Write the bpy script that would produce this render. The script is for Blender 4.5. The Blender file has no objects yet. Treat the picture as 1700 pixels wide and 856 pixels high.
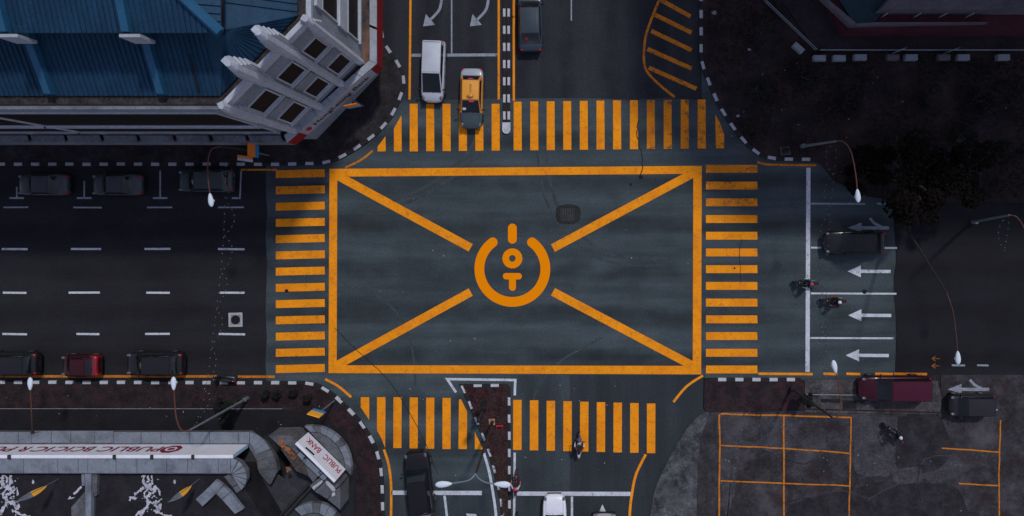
import bpy, bmesh, math, random
from mathutils import Vector, Matrix
import numpy as np
R = math.radians
random.seed(7)
sc = bpy.context.scene
col = sc.collection
# ---------------------------------------------------------------- camera, sky, sun
S = 22.0                      # one metre of ground is 22 pixels of the 1700 px photograph
H = 50.0                      # height of the drone
NX, NY = (928-850)/S, (428-362)/S     # the point straight below it
cam = bpy.data.cameras.new('camera'); co = bpy.data.objects.new('camera', cam); col.objects.link(co)
co.location = (NX, NY, H); co.rotation_euler = (0, 0, 0)
cam.sensor_width = 36; cam.lens = 36*H/(1700/S)
cam.shift_x = -78/1700; cam.shift_y = -66/1700
cam.clip_start = .5; cam.clip_end = 3000
sc.camera = co
SUN_EL, SUN_AZ = 54.0, 27.3      # azimuth clockwise from north (+Y)
w = bpy.data.worlds.new('World'); sc.world = w; w.use_nodes = True
nt = w.node_tree; bg = nt.nodes['Background']
sky = nt.nodes.new('ShaderNodeTexSky'); sky.sky_type = 'NISHITA'; sky.sun_disc = False
sky.sun_elevation = R(SUN_EL); sky.sun_rotation = R(SUN_AZ); sky.air_density = 1.0; sky.dust_density = 0.6; sky.ozone_density = 3.0
hs = nt.nodes.new('ShaderNodeHueSaturation'); hs.inputs['Saturation'].default_value = .6; hs.inputs['Hue'].default_value = .53     # a thinly veiled sky, paler than a clear one
nt.links.new(sky.outputs[0], hs.inputs['Color']); nt.links.new(hs.outputs[0], bg.inputs[0]); bg.inputs[1].default_value = 0.15
sl = bpy.data.lights.new('sun', 'SUN'); sl.energy = 2.0; sl.angle = R(4.0); sl.color = (1.0, .985, .965)
so = bpy.data.objects.new('sun', sl); col.objects.link(so)
sd = Vector((math.sin(R(SUN_AZ))*math.cos(R(SUN_EL)), math.cos(R(SUN_AZ))*math.cos(R(SUN_EL)), math.sin(R(SUN_EL))))
so.rotation_euler = sd.to_track_quat('Z', 'Y').to_euler(); so.location = sd*120
sc.view_settings.view_transform = 'Standard'; sc.view_settings.look = 'None'
sc.view_settings.exposure = -0.15; sc.view_settings.gamma = 1.0
sc.cycles.max_bounces = 6

# ---------------------------------------------------------------- helpers
def P(px, py, z=0.0):
    k = (H-z)/H
    return (NX+(px-928)/S*k, NY-(py-362)/S*k)
def PP(pts, z=0.0): return [P(a, b, z) for a, b in pts]
def G(pts): return PP(pts, 0)
def base_of(o):
    v = Vector((0, 0, 0))
    while o is not None:
        v += o.location; o = o.parent
    return v
def obj(name, verts, faces, mats, parent=None, local=False, smooth=False, mi=None):
    me = bpy.data.meshes.new(name)
    if parent is not None and not local:
        b = base_of(parent); verts = [(v[0]-b.x, v[1]-b.y, v[2]-b.z) for v in verts]
    me.from_pydata([tuple(v) for v in verts], [], faces)
    for m in (mats if isinstance(mats, (list, tuple)) else [mats]): me.materials.append(m)
    if mi is not None: me.polygons.foreach_set('material_index', mi)
    if smooth: me.polygons.foreach_set('use_smooth', [True]*len(me.polygons))
    me.update()
    o = bpy.data.objects.new(name, me); col.objects.link(o)
    if parent is not None: o.parent = parent
    return o
def tag(o, label=None, cat=None, group=None, kind=None):
    if label: o['label'] = label
    if cat: o['category'] = cat
    if group: o['group'] = group
    if kind: o['kind'] = kind
    return o
def empty(name, loc, label, cat, group=None, rz=0):
    o = bpy.data.objects.new(name, None); col.objects.link(o); o.location = loc; o.rotation_euler = (0, 0, rz)
    o.empty_display_size = .3
    return tag(o, label, cat, group)
def copy_tree(o, parent=None):
    c = o.copy(); col.objects.link(c)
    if parent is not None: c.parent = parent
    for ch in list(o.children): copy_tree(ch, c)
    return c
class MB:
    def __init__(s): s.v = []; s.f = []; s.m = []
    def add(s, v, f, m=0):
        n = len(s.v); s.v += [tuple(x) for x in v]; s.f += [tuple(i+n for i in q) for q in f]; s.m += [m]*len(f)
        return s
    def box(s, c, d, m=0, rz=0, M=None):
        x, y, z = d[0]/2, d[1]/2, d[2]/2
        vs = [Vector((a*x, b*y, e*z)) for e in (-1, 1) for a, b in ((-1, -1), (1, -1), (1, 1), (-1, 1))]
        if M is not None: vs = [M @ v for v in vs]
        elif rz:
            mm = Matrix.Rotation(rz, 3, 'Z'); vs = [mm @ v for v in vs]
        vs = [v+Vector(c) for v in vs]
        return s.add(vs, [(3, 2, 1, 0), (4, 5, 6, 7), (0, 1, 5, 4), (1, 2, 6, 5), (2, 3, 7, 6), (3, 0, 4, 7)], m)
    def prism(s, pts, z0, z1, m=0, top=None):
        n = len(pts); a = area(pts)
        if a < 0: pts = pts[::-1]; top = top[::-1] if top else None
        t = top or pts
        vs = [(p[0], p[1], z0) for p in pts]+[(p[0], p[1], z1) for p in t]
        fs = [tuple(range(n-1, -1, -1)), tuple(range(n, 2*n))]+[(i, (i+1) % n, (i+1) % n+n, i+n) for i in range(n)]
        return s.add(vs, fs, m)
    def tube(s, path, r, seg=8, m=0, caps=True):
        path = [Vector(p) for p in path]; n = len(path)
        rr = r if isinstance(r, (list, tuple)) else [r]*n
        vs = []; ref = None
        for i, p in enumerate(path):
            d = (path[min(i+1, n-1)]-path[max(i-1, 0)]).normalized()
            if ref is None or abs(d.dot(ref)) > .95: ref = Vector((0, 0, 1)) if abs(d.z) < .9 else Vector((1, 0, 0))
            a = d.cross(ref).normalized(); b = d.cross(a)
            for k in range(seg):
                t = 2*math.pi*k/seg; vs.append(p+(a*math.cos(t)+b*math.sin(t))*rr[i])
        fs = [(i*seg+k, i*seg+(k+1) % seg, (i+1)*seg+(k+1) % seg, (i+1)*seg+k) for i in range(n-1) for k in range(seg)]
        if caps: fs += [tuple(range(seg-1, -1, -1)), tuple(range((n-1)*seg, n*seg))]
        return s.add(vs, fs, m)
    def ell(s, c, rad, m=0, nu=12, nv=8, M=None):
        vs = [Vector((0, 0, -rad[2]))]
        for j in range(1, nv):
            t = math.pi*j/nv-math.pi/2
            for i in range(nu):
                u = 2*math.pi*i/nu
                vs.append(Vector((rad[0]*math.cos(t)*math.cos(u), rad[1]*math.cos(t)*math.sin(u), rad[2]*math.sin(t))))
        vs.append(Vector((0, 0, rad[2]))); L = len(vs)-1
        fs = [(0, 1+(i+1) % nu, 1+i) for i in range(nu)]
        for j in range(nv-2):
            for i in range(nu):
                a = 1+j*nu; fs.append((a+i, a+(i+1) % nu, a+nu+(i+1) % nu, a+nu+i))
        a = 1+(nv-2)*nu
        fs += [(a+i, a+(i+1) % nu, L) for i in range(nu)]
        vs = [(M @ v if M is not None else v)+Vector(c) for v in vs]
        return s.add(vs, fs, m)
    def lathe(s, prof, c, axis='y', seg=20, m=0):
        n = len(prof); vs = []
        for k in range(seg):
            t = 2*math.pi*k/seg
            for r, h in prof:
                if axis == 'y': vs.append((c[0]+r*math.cos(t), c[1]+h, c[2]+r*math.sin(t)))
                else: vs.append((c[0]+r*math.cos(t), c[1]+r*math.sin(t), c[2]+h))
        fs = [(k*n+i, k*n+(i+1), ((k+1) % seg)*n+i+1, ((k+1) % seg)*n+i) for k in range(seg) for i in range(n-1)]
        return s.add(vs, fs, m)
    def build(s, name, mats, parent=None, local=False, smooth=False):
        return obj(name, s.v, s.f, mats, parent, local, smooth, s.m)
def area(p): return sum(p[i][0]*p[(i+1) % len(p)][1]-p[(i+1) % len(p)][0]*p[i][1] for i in range(len(p)))/2
def prism(name, pts, z0, z1, mats, parent=None, **k): return MB().prism(pts, z0, z1).build(name, mats, parent, **k)
def sheet(name, pts, z, mats, parent=None):
    if area(pts) < 0: pts = pts[::-1]
    return obj(name, [(x, y, z) for x, y in pts], [tuple(range(len(pts)))], mats, parent)
def offset(pts, d):                       # open polyline moved d metres to its left
    out = []
    n = len(pts)
    for i in range(n):
        def nrm(a, b):
            v = Vector((b[0]-a[0], b[1]-a[1])).normalized(); return Vector((-v.y, v.x))
        n1 = nrm(pts[max(i-1, 0)], pts[max(i-1, 0)+1]); n2 = nrm(pts[min(i, n-2)], pts[min(i, n-2)+1])
        m = (n1+n2).normalized(); k = d/max(.3, m.dot(n1))
        out.append((pts[i][0]+m.x*k, pts[i][1]+m.y*k))
    return out
def ribbon(name, pts, wd, z, mat, parent):   # flat painted line, width wd metres
    a = offset(pts, wd/2); b = offset(pts, -wd/2); n = len(pts)
    return obj(name, [(x, y, z) for x, y in a+b], [(i, n+i, n+i+1, i+1) for i in range(n-1)], mat, parent)
def resample(pts, step):
    L = [0]
    for i in range(len(pts)-1): L.append(L[-1]+math.dist(pts[i], pts[i+1]))
    out = []; d = 0
    def at(d):
        for i in range(len(pts)-1):
            if d <= L[i+1]+1e-6:
                t = (d-L[i])/(L[i+1]-L[i]); a, b = pts[i], pts[i+1]
                return (a[0]+(b[0]-a[0])*t, a[1]+(b[1]-a[1])*t)
        return pts[-1]
    return at, L[-1]
def smooth_path(pts, n=6):                # Catmull-Rom through the points
    P_ = [pts[0]]+list(pts)+[pts[-1]]; out = []
    for i in range(1, len(P_)-2):
        for k in range(n):
            t = k/n; p0, p1, p2, p3 = [Vector(q) for q in P_[i-1:i+3]]
            out.append(tuple(.5*((2*p1)+(p2-p0)*t+(2*p0-5*p1+4*p2-p3)*t*t+(3*p1-p0-3*p2+p3)*t**3)))
    out.append(tuple(pts[-1])); return out

# ---------------------------------------------------------------- materials
def mat(name, c, rough=.8, var=.2, scale=1.5, grain=.25, gscale=9.0, metal=0.0, coat=0.0, stretch=None, stain=None, stain_scale=.35, stain_amt=.6,
        worn=None, worn_amt=.5, worn_scale=2.0, lanes=None, cloud=None, bump=.0, spec=.2, objcol=False):
    m = bpy.data.materials.new(name); m.use_nodes = True
    n = m.node_tree.nodes; l = m.node_tree.links; b = n['Principled BSDF']
    b.inputs['Roughness'].default_value = rough; b.inputs['Metallic'].default_value = metal
    b.inputs['Coat Weight'].default_value = coat; b.inputs['Specular IOR Level'].default_value = spec
    tc = n.new('ShaderNodeTexCoord'); vec = tc.outputs['Object']
    def noise(sc_, det=4, st=None, ro=.6):
        v = vec
        if st:
            mp = n.new('ShaderNodeMapping'); mp.inputs['Scale'].default_value = st; l.new(v, mp.inputs[0]); v = mp.outputs[0]
        t = n.new('ShaderNodeTexNoise'); t.inputs['Scale'].default_value = sc_; t.inputs['Detail'].default_value = det; t.inputs['Roughness'].default_value = ro
        l.new(v, t.inputs['Vector']); return t.outputs['Fac']
    def ramp(f, a, b_, lo, hi):
        r = n.new('ShaderNodeMapRange'); r.inputs[1].default_value = a; r.inputs[2].default_value = b_; r.inputs[3].default_value = lo; r.inputs[4].default_value = hi
        l.new(f, r.inputs[0]); return r.outputs[0]
    def mul(a, b_):
        q = n.new('ShaderNodeMath'); q.operation = 'MULTIPLY'; l.new(a, q.inputs[0]); l.new(b_, q.inputs[1]); return q.outputs[0]
    f = ramp(noise(scale, 5), .3, .7, 1-var, 1+var)
    if stretch: f = mul(f, ramp(noise(stretch[0], 3, stretch[1]), .32, .68, 1-stretch[2], 1+stretch[2]))
    if grain: f = mul(f, ramp(noise(gscale, 2, None, .8), .3, .7, 1-grain, 1+grain))
    if cloud: f = mul(f, ramp(noise(cloud[0], 12, None, .82), .36, .64, 1-cloud[1], 1+cloud[1]))
    if lanes:                            # oil-darkened middles of the traffic lanes: axis, one lane centre, lane pitch, strength
        ax, c0, pitch, amt = lanes
        sp = n.new('ShaderNodeSeparateXYZ'); l.new(vec, sp.inputs[0])
        a1 = n.new('ShaderNodeMath'); a1.operation = 'MULTIPLY_ADD'; a1.inputs[1].default_value = 2*math.pi/pitch; a1.inputs[2].default_value = -2*math.pi*c0/pitch
        l.new(sp.outputs[ax], a1.inputs[0])
        a2 = n.new('ShaderNodeMath'); a2.operation = 'ADD'; l.new(a1.outputs[0], a2.inputs[0]); l.new(ramp(noise(.22, 3), .3, .7, -.7, .7), a2.inputs[1])
        a3 = n.new('ShaderNodeMath'); a3.operation = 'COSINE'; l.new(a2.outputs[0], a3.inputs[0])
        k = mul(ramp(a3.outputs[0], -.2, 1, 0, amt), ramp(noise(.35, 4), .3, .65, .3, 1.3))
        a4 = n.new('ShaderNodeMath'); a4.operation = 'SUBTRACT'; a4.inputs[0].default_value = 1.06; l.new(k, a4.inputs[1]); f = mul(f, a4.outputs[0])
    mx = n.new('ShaderNodeMix'); mx.data_type = 'RGBA'; mx.blend_type = 'MULTIPLY'; mx.inputs[0].default_value = 1
    if objcol:
        oi = n.new('ShaderNodeObjectInfo'); l.new(oi.outputs['Color'], mx.inputs[6])
    else: mx.inputs[6].default_value = (*c, 1)
    cb = n.new('ShaderNodeCombineColor'); [l.new(f, cb.inputs[i]) for i in range(3)]
    l.new(cb.outputs[0], mx.inputs[7]); out = mx.outputs[2]
    if stain:
        s = n.new('ShaderNodeMix'); s.data_type = 'RGBA'; s.inputs[7].default_value = (*stain, 1)
        l.new(out, s.inputs[6]); l.new(ramp(noise(stain_scale, 6, None, .65), .48, .68, 0, stain_amt), s.inputs[0]); out = s.outputs[2]
    if worn:
        s = n.new('ShaderNodeMix'); s.data_type = 'RGBA'; s.inputs[7].default_value = (*worn, 1)
        l.new(out, s.inputs[6]); l.new(ramp(noise(worn_scale, 8, None, .75), .52, .66, 0, worn_amt), s.inputs[0]); out = s.outputs[2]
    l.new(out, b.inputs['Base Color'])
    if bump:
        bp = n.new('ShaderNodeBump'); bp.inputs['Strength'].default_value = bump; bp.inputs['Distance'].default_value = .02
        l.new(noise(30, 3), bp.inputs['Height']); l.new(bp.outputs[0], b.inputs['Normal'])
    return m
ASPH = (.0445, .0595, .066)
M = {}
M['soil'] = mat('dark_soil', (.018, .0142, .0150), .95, .4, .6, .4, 5, cloud=(.5, .5), stain=(.046, .027, .027), stain_scale=.22, stain_amt=.6, bump=.4)
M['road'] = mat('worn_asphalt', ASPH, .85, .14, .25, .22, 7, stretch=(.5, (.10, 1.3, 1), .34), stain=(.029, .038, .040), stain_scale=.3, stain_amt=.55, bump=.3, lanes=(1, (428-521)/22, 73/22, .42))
M['road_w'] = mat('vignetted_dark_asphalt', (.0160, .0163, .0195), .88, .15, .3, .28, 7, stretch=(.5, (.12, 1.2, 1), .14), bump=.3, lanes=(1, (428-450)/22, 70.5/22, .3))  # darker surface of its own, with edge vignette put into the colour
M['road_e'] = mat('vignetted_resurfaced_asphalt', (.0108, .0106, .0142), .88, .15, .3, .28, 7, stretch=(.5, (.12, 1.2, 1), .16), bump=.3, lanes=(1, (428-521)/22, 73/22, .3))  # separate dark surface, deepened further by a vignette in the base colour
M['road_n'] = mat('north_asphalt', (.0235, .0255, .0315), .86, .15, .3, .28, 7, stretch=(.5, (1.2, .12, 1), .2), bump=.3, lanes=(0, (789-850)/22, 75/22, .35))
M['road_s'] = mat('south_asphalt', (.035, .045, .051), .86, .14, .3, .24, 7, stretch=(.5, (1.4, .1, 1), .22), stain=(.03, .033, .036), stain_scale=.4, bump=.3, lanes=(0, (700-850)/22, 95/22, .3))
M['yellow'] = mat('yellow_road_paint', (.82, .275, .008), .8, .1, .7, .16, 9, stain=(.70, .19, .008), stain_scale=.5, stain_amt=.6, worn=(.20, .10, .03), worn_amt=.5, worn_scale=2.2, spec=.08)
M['yellow_worn_shade'] = mat('worn_shaded_yellow_paint', (.66, .215, .012), .8, .15, .8, .2, 9, spec=.08, stain=(.4, .12, .012), worn=(.045, .042, .04), worn_amt=1.0, worn_scale=1.3)  # scuffed paint, also darkened to carry the shade over these stripes
M['yellow_thin'] = mat('thin_orange_paint', (.50, .165, .015), .8, .2, 1.5, .25, 9, spec=.08, worn=(.06, .045, .035), worn_amt=.95, worn_scale=2.5)
M['orange'] = mat('fresh_orange_paint', (.84, .245, .001), .85, .02, .8, .03, 9, spec=.03)
M['small_dim'] = mat('faded_orange_paint', (.26, .09, .02), .85, .2, 2, .3, 9, spec=.08, worn=(.02, .018, .02), worn_amt=.9, worn_scale=4)
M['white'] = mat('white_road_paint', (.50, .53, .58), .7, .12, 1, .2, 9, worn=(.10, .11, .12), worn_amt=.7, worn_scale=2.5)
M['white_dim'] = mat('faded_shaded_white_paint', (.25, .28, .33), .75, .15, 1, .25, 9, worn=(.03, .03, .035), worn_amt=.8, worn_scale=2)  # faded lines; also painted-in shade for markings inside the building shadows
M['kerb_w'] = mat('white_kerb_paint', (.47, .49, .52), .75, .12, 2, .2, 9, worn=(.12, .12, .12), worn_amt=.6, worn_scale=3)
M['kerb_wd'] = mat('grimy_white_kerb_paint', (.36, .37, .41), .8, .2, 2, .2, 9, worn=(.08, .08, .085), worn_amt=.85, worn_scale=2)
M['kerb_b'] = mat('black_kerb_paint', (.018, .018, .02), .75, .2, 2, .25, 9, worn=(.06, .06, .06), worn_amt=.4, worn_scale=3)
M['pave_red'] = mat('dark_red_paving', (.021, .0135, .0155), .9, .35, 1.0, .45, 6, stain=(.024, .020, .020), stain_scale=.7, stain_amt=.8, worn=(.060, .013, .02), worn_amt=.6, worn_scale=1.1, cloud=(1.1, .5), bump=.4)
M['pave_dark'] = mat('dark_grey_paving', (.0125, .0125, .0155), .9, .25, .8, .3, 7, stain=(.014, .014, .016), stain_scale=.5, bump=.3)
M['pave_nw'] = mat('grimy_paving', (.020, .018, .020), .9, .35, .8, .4, 6, stain=(.04, .028, .024), stain_scale=.5, stain_amt=.4, cloud=(.8, .45), bump=.3)
M['isl'] = mat('red_island_paving', (.026, .011, .012), .95, .5, 2.0, .6, 6, stain=(.040, .032, .030), stain_scale=1.1, stain_amt=.8, worn=(.085, .014, .022), worn_amt=.6, worn_scale=1.6, bump=.4)
M['apron'] = mat('mottled_concrete', (.050, .053, .057), .9, .4, .8, .45, 6, stain=(.15, .155, .165), stain_scale=.3, stain_amt=.65, cloud=(.8, .6), worn=(.026, .025, .026), worn_amt=.8, worn_scale=.6, bump=.3)
M['strip'] = mat('grey_concrete', (.052, .050, .052), .9, .3, .9, .35, 6, stain=(.085, .065, .066), stain_scale=.4, stain_amt=.5, worn=(.03, .028, .03), worn_amt=.6, worn_scale=.7, bump=.3, cloud=(.9, .6))
M['park'] = mat('car_park_asphalt', (.030, .0275, .031), .9, .4, .6, .45, 6, stain=(.080, .074, .082), stain_scale=.33, stain_amt=.85, worn=(.026, .012, .0145), worn_amt=.9, worn_scale=.38, cloud=(.9, .55), bump=.3)
M['patch'] = mat('pale_repair_patch', (.050, .048, .054), .9, .3, .8, .35, 7, worn=(.031, .029, .033), cloud=(1.0, .5), worn_amt=.95, worn_scale=.8)
M['patch_d'] = mat('dark_repair_patch', (.022, .020, .0235), .9, .3, .8, .35, 7, worn=(.034, .031, .035), worn_amt=.9, worn_scale=.8, cloud=(1.0, .5))
M['black'] = mat('black_tar', (.010, .010, .011), .8, .2, 2, .3, 9)
M['tar'] = mat('tarred_ring', (.021, .022, .021), .85, .25, 2, .3, 9)
M['iron'] = mat('cast_iron', (.045, .048, .050), .6, .2, 4, .3, 9, metal=.3)
M['concrete_l'] = mat('light_concrete', (.36, .37, .37), .85, .15, 2, .2, 9)
M['wall'] = mat('painted_white_wall', (.21, .235, .265), .8, .14, .7, .2, 7, stain=(.14, .155, .175), stain_scale=.4, stain_amt=.5)
M['pillar'] = mat('white_pillar_paint', (.40, .43, .475), .75, .1, 1, .16, 7, stain=(.27, .29, .32), stain_scale=.6, stain_amt=.4)
M['coping'] = mat('coping_paint', (.30, .325, .36), .75, .12, 1, .18, 7, stain=(.28, .30, .32), stain_scale=.8, stain_amt=.5)
M['dull_trim'] = mat('dark_grey_trim', (.15, .165, .19), .85, .2, 1.2, .25, 7, stain=(.08, .085, .09), stain_scale=.8, stain_amt=.7)  # darker tone for parapet, fascia and coping on the south side
M['gutter'] = mat('mossy_gutter', (.030, .026, .026), .95, .5, 2, .5, 6, stain=(.09, .075, .07), stain_scale=1.5, stain_amt=.35)
M['rust_roof'] = mat('stained_canopy_roof', (.045, .037, .036), .9, .4, 1, .4, 6, stain=(.26, .135, .095), stain_scale=.35, stain_amt=.85)
M['blue_roof'] = mat('blue_metal_roof', (.0125, .046, .090), .6, .15, .5, .2, 7, stretch=(.8, (2.5, .3, 1), .15), stain=(.011, .030, .070), stain_scale=.3, stain_amt=.6, spec=.15)
M['blue_ridge'] = mat('blue_ridge_cap', (.018, .085, .16), .5, .1, 1, .1, 7)
M['dark_glass'] = mat('dark_window_glass', (.017, .014, .0145), .55, .2, 2, .3, 6, stain=(.022, .016, .015), stain_scale=1.2, stain_amt=.6, spec=.08)
M['frame'] = mat('window_frame_paint', (.42, .45, .48), .6, .1, 2, .1, 7)
M['red_sign'] = mat('red_sign_paint', (.20, .008, .014), .6, .12, 1, .15, 7)
M['bank_red'] = mat('dark_red_lettering', (.22, .006, .03), .6, .06, 2, .08, 7)
M['bank_bright'] = mat('red_lettering', (.40, .012, .045), .6, .06, 2, .08, 7)
M['ink'] = mat('black_lettering', (.014, .015, .022), .6, .1, 2, .1, 7)
M['sign_white'] = mat('white_sign_face', (.70, .71, .76), .55, .05, 1, .08, 7, stain=(.58, .58, .62), stain_scale=.6, stain_amt=.4)
M['sign_grey'] = mat('grey_sign_face', (.30, .33, .37), .6, .1, 1, .12, 7)
M['panel'] = mat('pale_canopy_panel', (.175, .20, .235), .8, .12, .9, .15, 7, stain=(.085, .095, .115), stain_scale=.8, stain_amt=.8, worn=(.11, .105, .11), worn_amt=.45, worn_scale=1.1)
M['panel_d'] = mat('weathered_canopy_panel', (.085, .09, .10), .85, .25, 1.2, .25, 7, stain=(.15, .155, .165), stain_scale=.7, stain_amt=.6, worn=(.03, .027, .026), worn_amt=.7, worn_scale=.9)
M['terrace'] = mat('dark_terrace_felt', (.014, .013, .016), .9, .3, 1, .3, 7, stain=(.03, .026, .03), stain_scale=.8, stain_amt=.5, bump=.2)
M['deck'] = mat('grey_terrace_slab', (.034, .037, .042), .9, .2, 1, .25, 7, stain=(.033, .034, .037), stain_scale=.6, stain_amt=.6)
M['rust'] = mat('rust_stain', (.26, .10, .04), .9, .5, 3, .5, 7, stain=(.12, .10, .09), stain_scale=1.2, stain_amt=.8, worn=(.025, .02, .018), worn_amt=1.0, worn_scale=1.1)
M['soot'] = mat('soot_stain', (.06, .05, .046), .9, .3, 2, .4, 7, stain=(.02, .018, .017), stain_scale=1)
M['print'] = mat('pale_terrace_marks', (.42, .42, .47), .8, .15, 2, .2, 7, worn=(.05, .05, .06), worn_amt=.7, worn_scale=1.5)
M['amber'] = mat('amber_sign_paint', (.86, .40, .03), .55, .06, 1, .1, 7)
M['amber_d'] = mat('orange_sign_paint', (.72, .22, .03), .55, .1, 1, .1, 7)
M['sky_blue'] = mat('blue_sign_paint', (.03, .22, .48), .55, .06, 1, .1, 7)
M['grey_metal'] = mat('galvanised_steel', (.17, .21, .24), .5, .1, 2, .1, 7, metal=.3)
M['dark_metal'] = mat('dark_steel', (.035, .034, .034), .5, .15, 2, .15, 7, metal=.2)
M['rust_metal'] = mat('rust_red_steel', (.11, .042, .030), .6, .15, 2, .15, 7)
M['lamp_white'] = mat('lamp_housing', (.60, .68, .74), .4, .04, 2, .05, 7)
M['lamp_lens'] = mat('lamp_lens', (.5, .54, .56), .2, .03, 2, .05, 7)
M['bulb'] = mat('small_bulb', (.62, .54, .50), .4, .05, 2, 0, 7)
M['wire'] = mat('black_cable', (.02, .02, .022), .7, .1, 2, 0, 7)
M['tyre'] = mat('black_rubber', (.014, .014, .015), .85, .15, 4, .2, 9)
M['rim'] = mat('alloy_rim', (.45, .46, .48), .35, .05, 4, .05, 9, metal=.8)
M['glass'] = mat('car_glass', (.007, .010, .012), .08, .05, 2, 0, 9, spec=.45)
M['plastic'] = mat('black_plastic', (.016, .016, .018), .5, .1, 4, .1, 9)
M['red_lens'] = mat('red_tail_lens', (.42, .008, .014), .25, .05, 2, 0, 9)
M['clear_lens'] = mat('clear_headlamp_lens', (.10, .11, .12), .15, .05, 2, 0, 9, spec=.5)
M['plate'] = mat('plain_plate', (.03, .03, .032), .5, .05, 2, 0, 9)
M['pink'] = mat('pink_sticker', (.75, .04, .16), .5, .05, 2, 0, 9)
M['sticker_w'] = mat('white_sticker', (.6, .62, .65), .5, .05, 2, 0, 9)
M['teal_st'] = mat('teal_sticker', (.08, .5, .55), .5, .05, 2, 0, 9)
M['leaf_brown'] = mat('dry_brown_leaves', (.0075, .0058, .0050), .95, spec=.05, var=.3, scale=3, grain=.2) if True else mat('x', (0, 0, 0), .9, .35, 3, .3, 9)
M['leaf_dark'] = mat('dark_green_leaves', (.010, .012, .010), .8, .35, 3, .3, 9)
M['bark'] = mat('grey_bark', (.07, .055, .045), .9, .3, 5, .3, 9)
M['straw'] = mat('dry_grass', (.030, .022, .020), .9, .35, 1.0, .2, 9)
M['ne_dark'] = mat('dark_plaza_paving', (.024, .020, .024), .9, .3, .6, .35, 6, stain=(.038, .025, .027), stain_scale=.3, stain_amt=.5)
M['ne_red'] = mat('dark_red_terrace', (.055, .014, .022), .85, .25, .8, .25, 6)
M['ne_grey'] = mat('grey_roof_sheet', (.10, .09, .11), .8, .15, .8, .2, 6, stain=(.07, .064, .078), stain_scale=.5)
M['ne_teal'] = mat('dark_teal_roof', (.014, .036, .048), .5, .2, .7, .25, 6)
M['ne_wall'] = mat('tower_wall', (.25, .25, .27), .8, .12, .8, .15, 6)
M['block'] = mat('pale_concrete_block', (.20, .235, .27), .8, .15, 2, .15, 8)
PAINT = {}
def paint(c, rough=.3, metal=.0, coat=.6):
    if coat and max(c) < .12: coat = .15
    k = (c, rough, metal)
    if k not in PAINT: PAINT[k] = mat('car_paint', c, rough, .05, 1.2, .04, 9, metal=metal, coat=coat, spec=.5 if max(c) > .12 else .25)
    return PAINT[k]

# ---------------------------------------------------------------- ground and roads
ground = tag(sheet('ground', [(-900, -900), (900, -900), (900, 900), (-900, 900)], -.03, M['soil']), kind='structure')
road = tag(sheet('road', G([(-1500, -2400), (1487, -2400), (1487, 627), (1700, 3000), (-1500, 3000)]), 0, M['road']), kind='structure')
def jag(x, y0, y1, n, a):                 # the ragged edge where two road surfaces meet
    return [(x+random.uniform(-a, a), y0+(y1-y0)*i/n) for i in range(n+1)]
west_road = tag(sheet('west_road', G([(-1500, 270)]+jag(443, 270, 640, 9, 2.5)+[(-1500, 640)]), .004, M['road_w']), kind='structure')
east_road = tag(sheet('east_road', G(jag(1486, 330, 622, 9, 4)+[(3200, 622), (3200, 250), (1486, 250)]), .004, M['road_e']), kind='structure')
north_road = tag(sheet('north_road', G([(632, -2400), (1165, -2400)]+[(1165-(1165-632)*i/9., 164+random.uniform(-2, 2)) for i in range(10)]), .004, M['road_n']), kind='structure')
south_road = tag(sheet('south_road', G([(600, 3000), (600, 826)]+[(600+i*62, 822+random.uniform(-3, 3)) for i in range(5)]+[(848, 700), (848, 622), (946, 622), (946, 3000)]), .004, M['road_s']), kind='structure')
south_road2 = tag(sheet('south_road', G([(946.5, 622), (1170, 622), (1170, 700), (1095, 856), (1095, 3000), (946.5, 3000)]), .0045, mat('south_asphalt_dark', (.026, .032, .037), .86, .14, .3, .24, 7, stretch=(.5, (1.4, .1, 1), .2), bump=.3)), kind='structure')
Z1 = .011
def mark(name, pts, mtl='yellow', z=Z1, parent=road): return sheet(name, G(pts), z, M[mtl], parent)
def line(name, pts, wpx, mtl='white', z=Z1, parent=road, sm=False):
    p = smooth_path(pts) if sm else pts
    return ribbon(name, G(p), wpx/S, z, M[mtl], parent)
# hatched box
mark('box_line', [(547, 280), (1165, 275), (1165, 288), (560, 293), (547, 293)])
mark('box_line', [(547, 293.2), (560, 293.2), (559, 605.8), (545.5, 605.8)])
mark('box_line', [(1151, 288.3), (1165, 288.2), (1164, 606.8), (1150, 606.8)])
mark('box_line', [(545.5, 606), (1164, 607), (1164, 621), (545.5, 619)])
for a, b in (((558, 290), (781.5, 411)), ((1153, 286), (918, 411.5)), ((556, 608), (781.5, 484.5)), ((1154, 609), (918, 484))):
    line('box_diagonal', [a, b], 14, 'yellow', Z1+.004)
# the round power symbol painted in the middle of the box
sym = sheet('power_symbol', G([(770+x/5.35, 360+y/5.35) for x, y in
    [(431+293.5*math.sin(t)+0, 460-293.5*math.cos(t)) for t in ()]] or [(850.5+2*math.cos(t), 423.3+2*math.sin(t)) for t in (0, 2, 4)]), .0005, M['road'], road)
bpy.data.objects.remove(sym)
def arc_shape(cx, cy, r, t0, t1, half, n=64):
    out = [(cx+(r+half)*math.sin(t0+(t1-t0)*i/n), cy-(r+half)*math.cos(t0+(t1-t0)*i/n)) for i in range(n+1)]
    e = (cx+r*math.sin(t1), cy-r*math.cos(t1)); s_ = (cx+r*math.sin(t0), cy-r*math.cos(t0))
    cap = lambda c, a0: [(c[0]+half*math.sin(a0+math.pi*k/10), c[1]-half*math.cos(a0+math.pi*k/10)) for k in range(1, 10)]
    inn = [(cx+(r-half)*math.sin(t0+(t1-t0)*i/n), cy-(r-half)*math.cos(t0+(t1-t0)*i/n)) for i in range(n, -1, -1)]
    return out+cap(e, t1)+inn+cap(s_, t0+math.pi)
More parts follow.
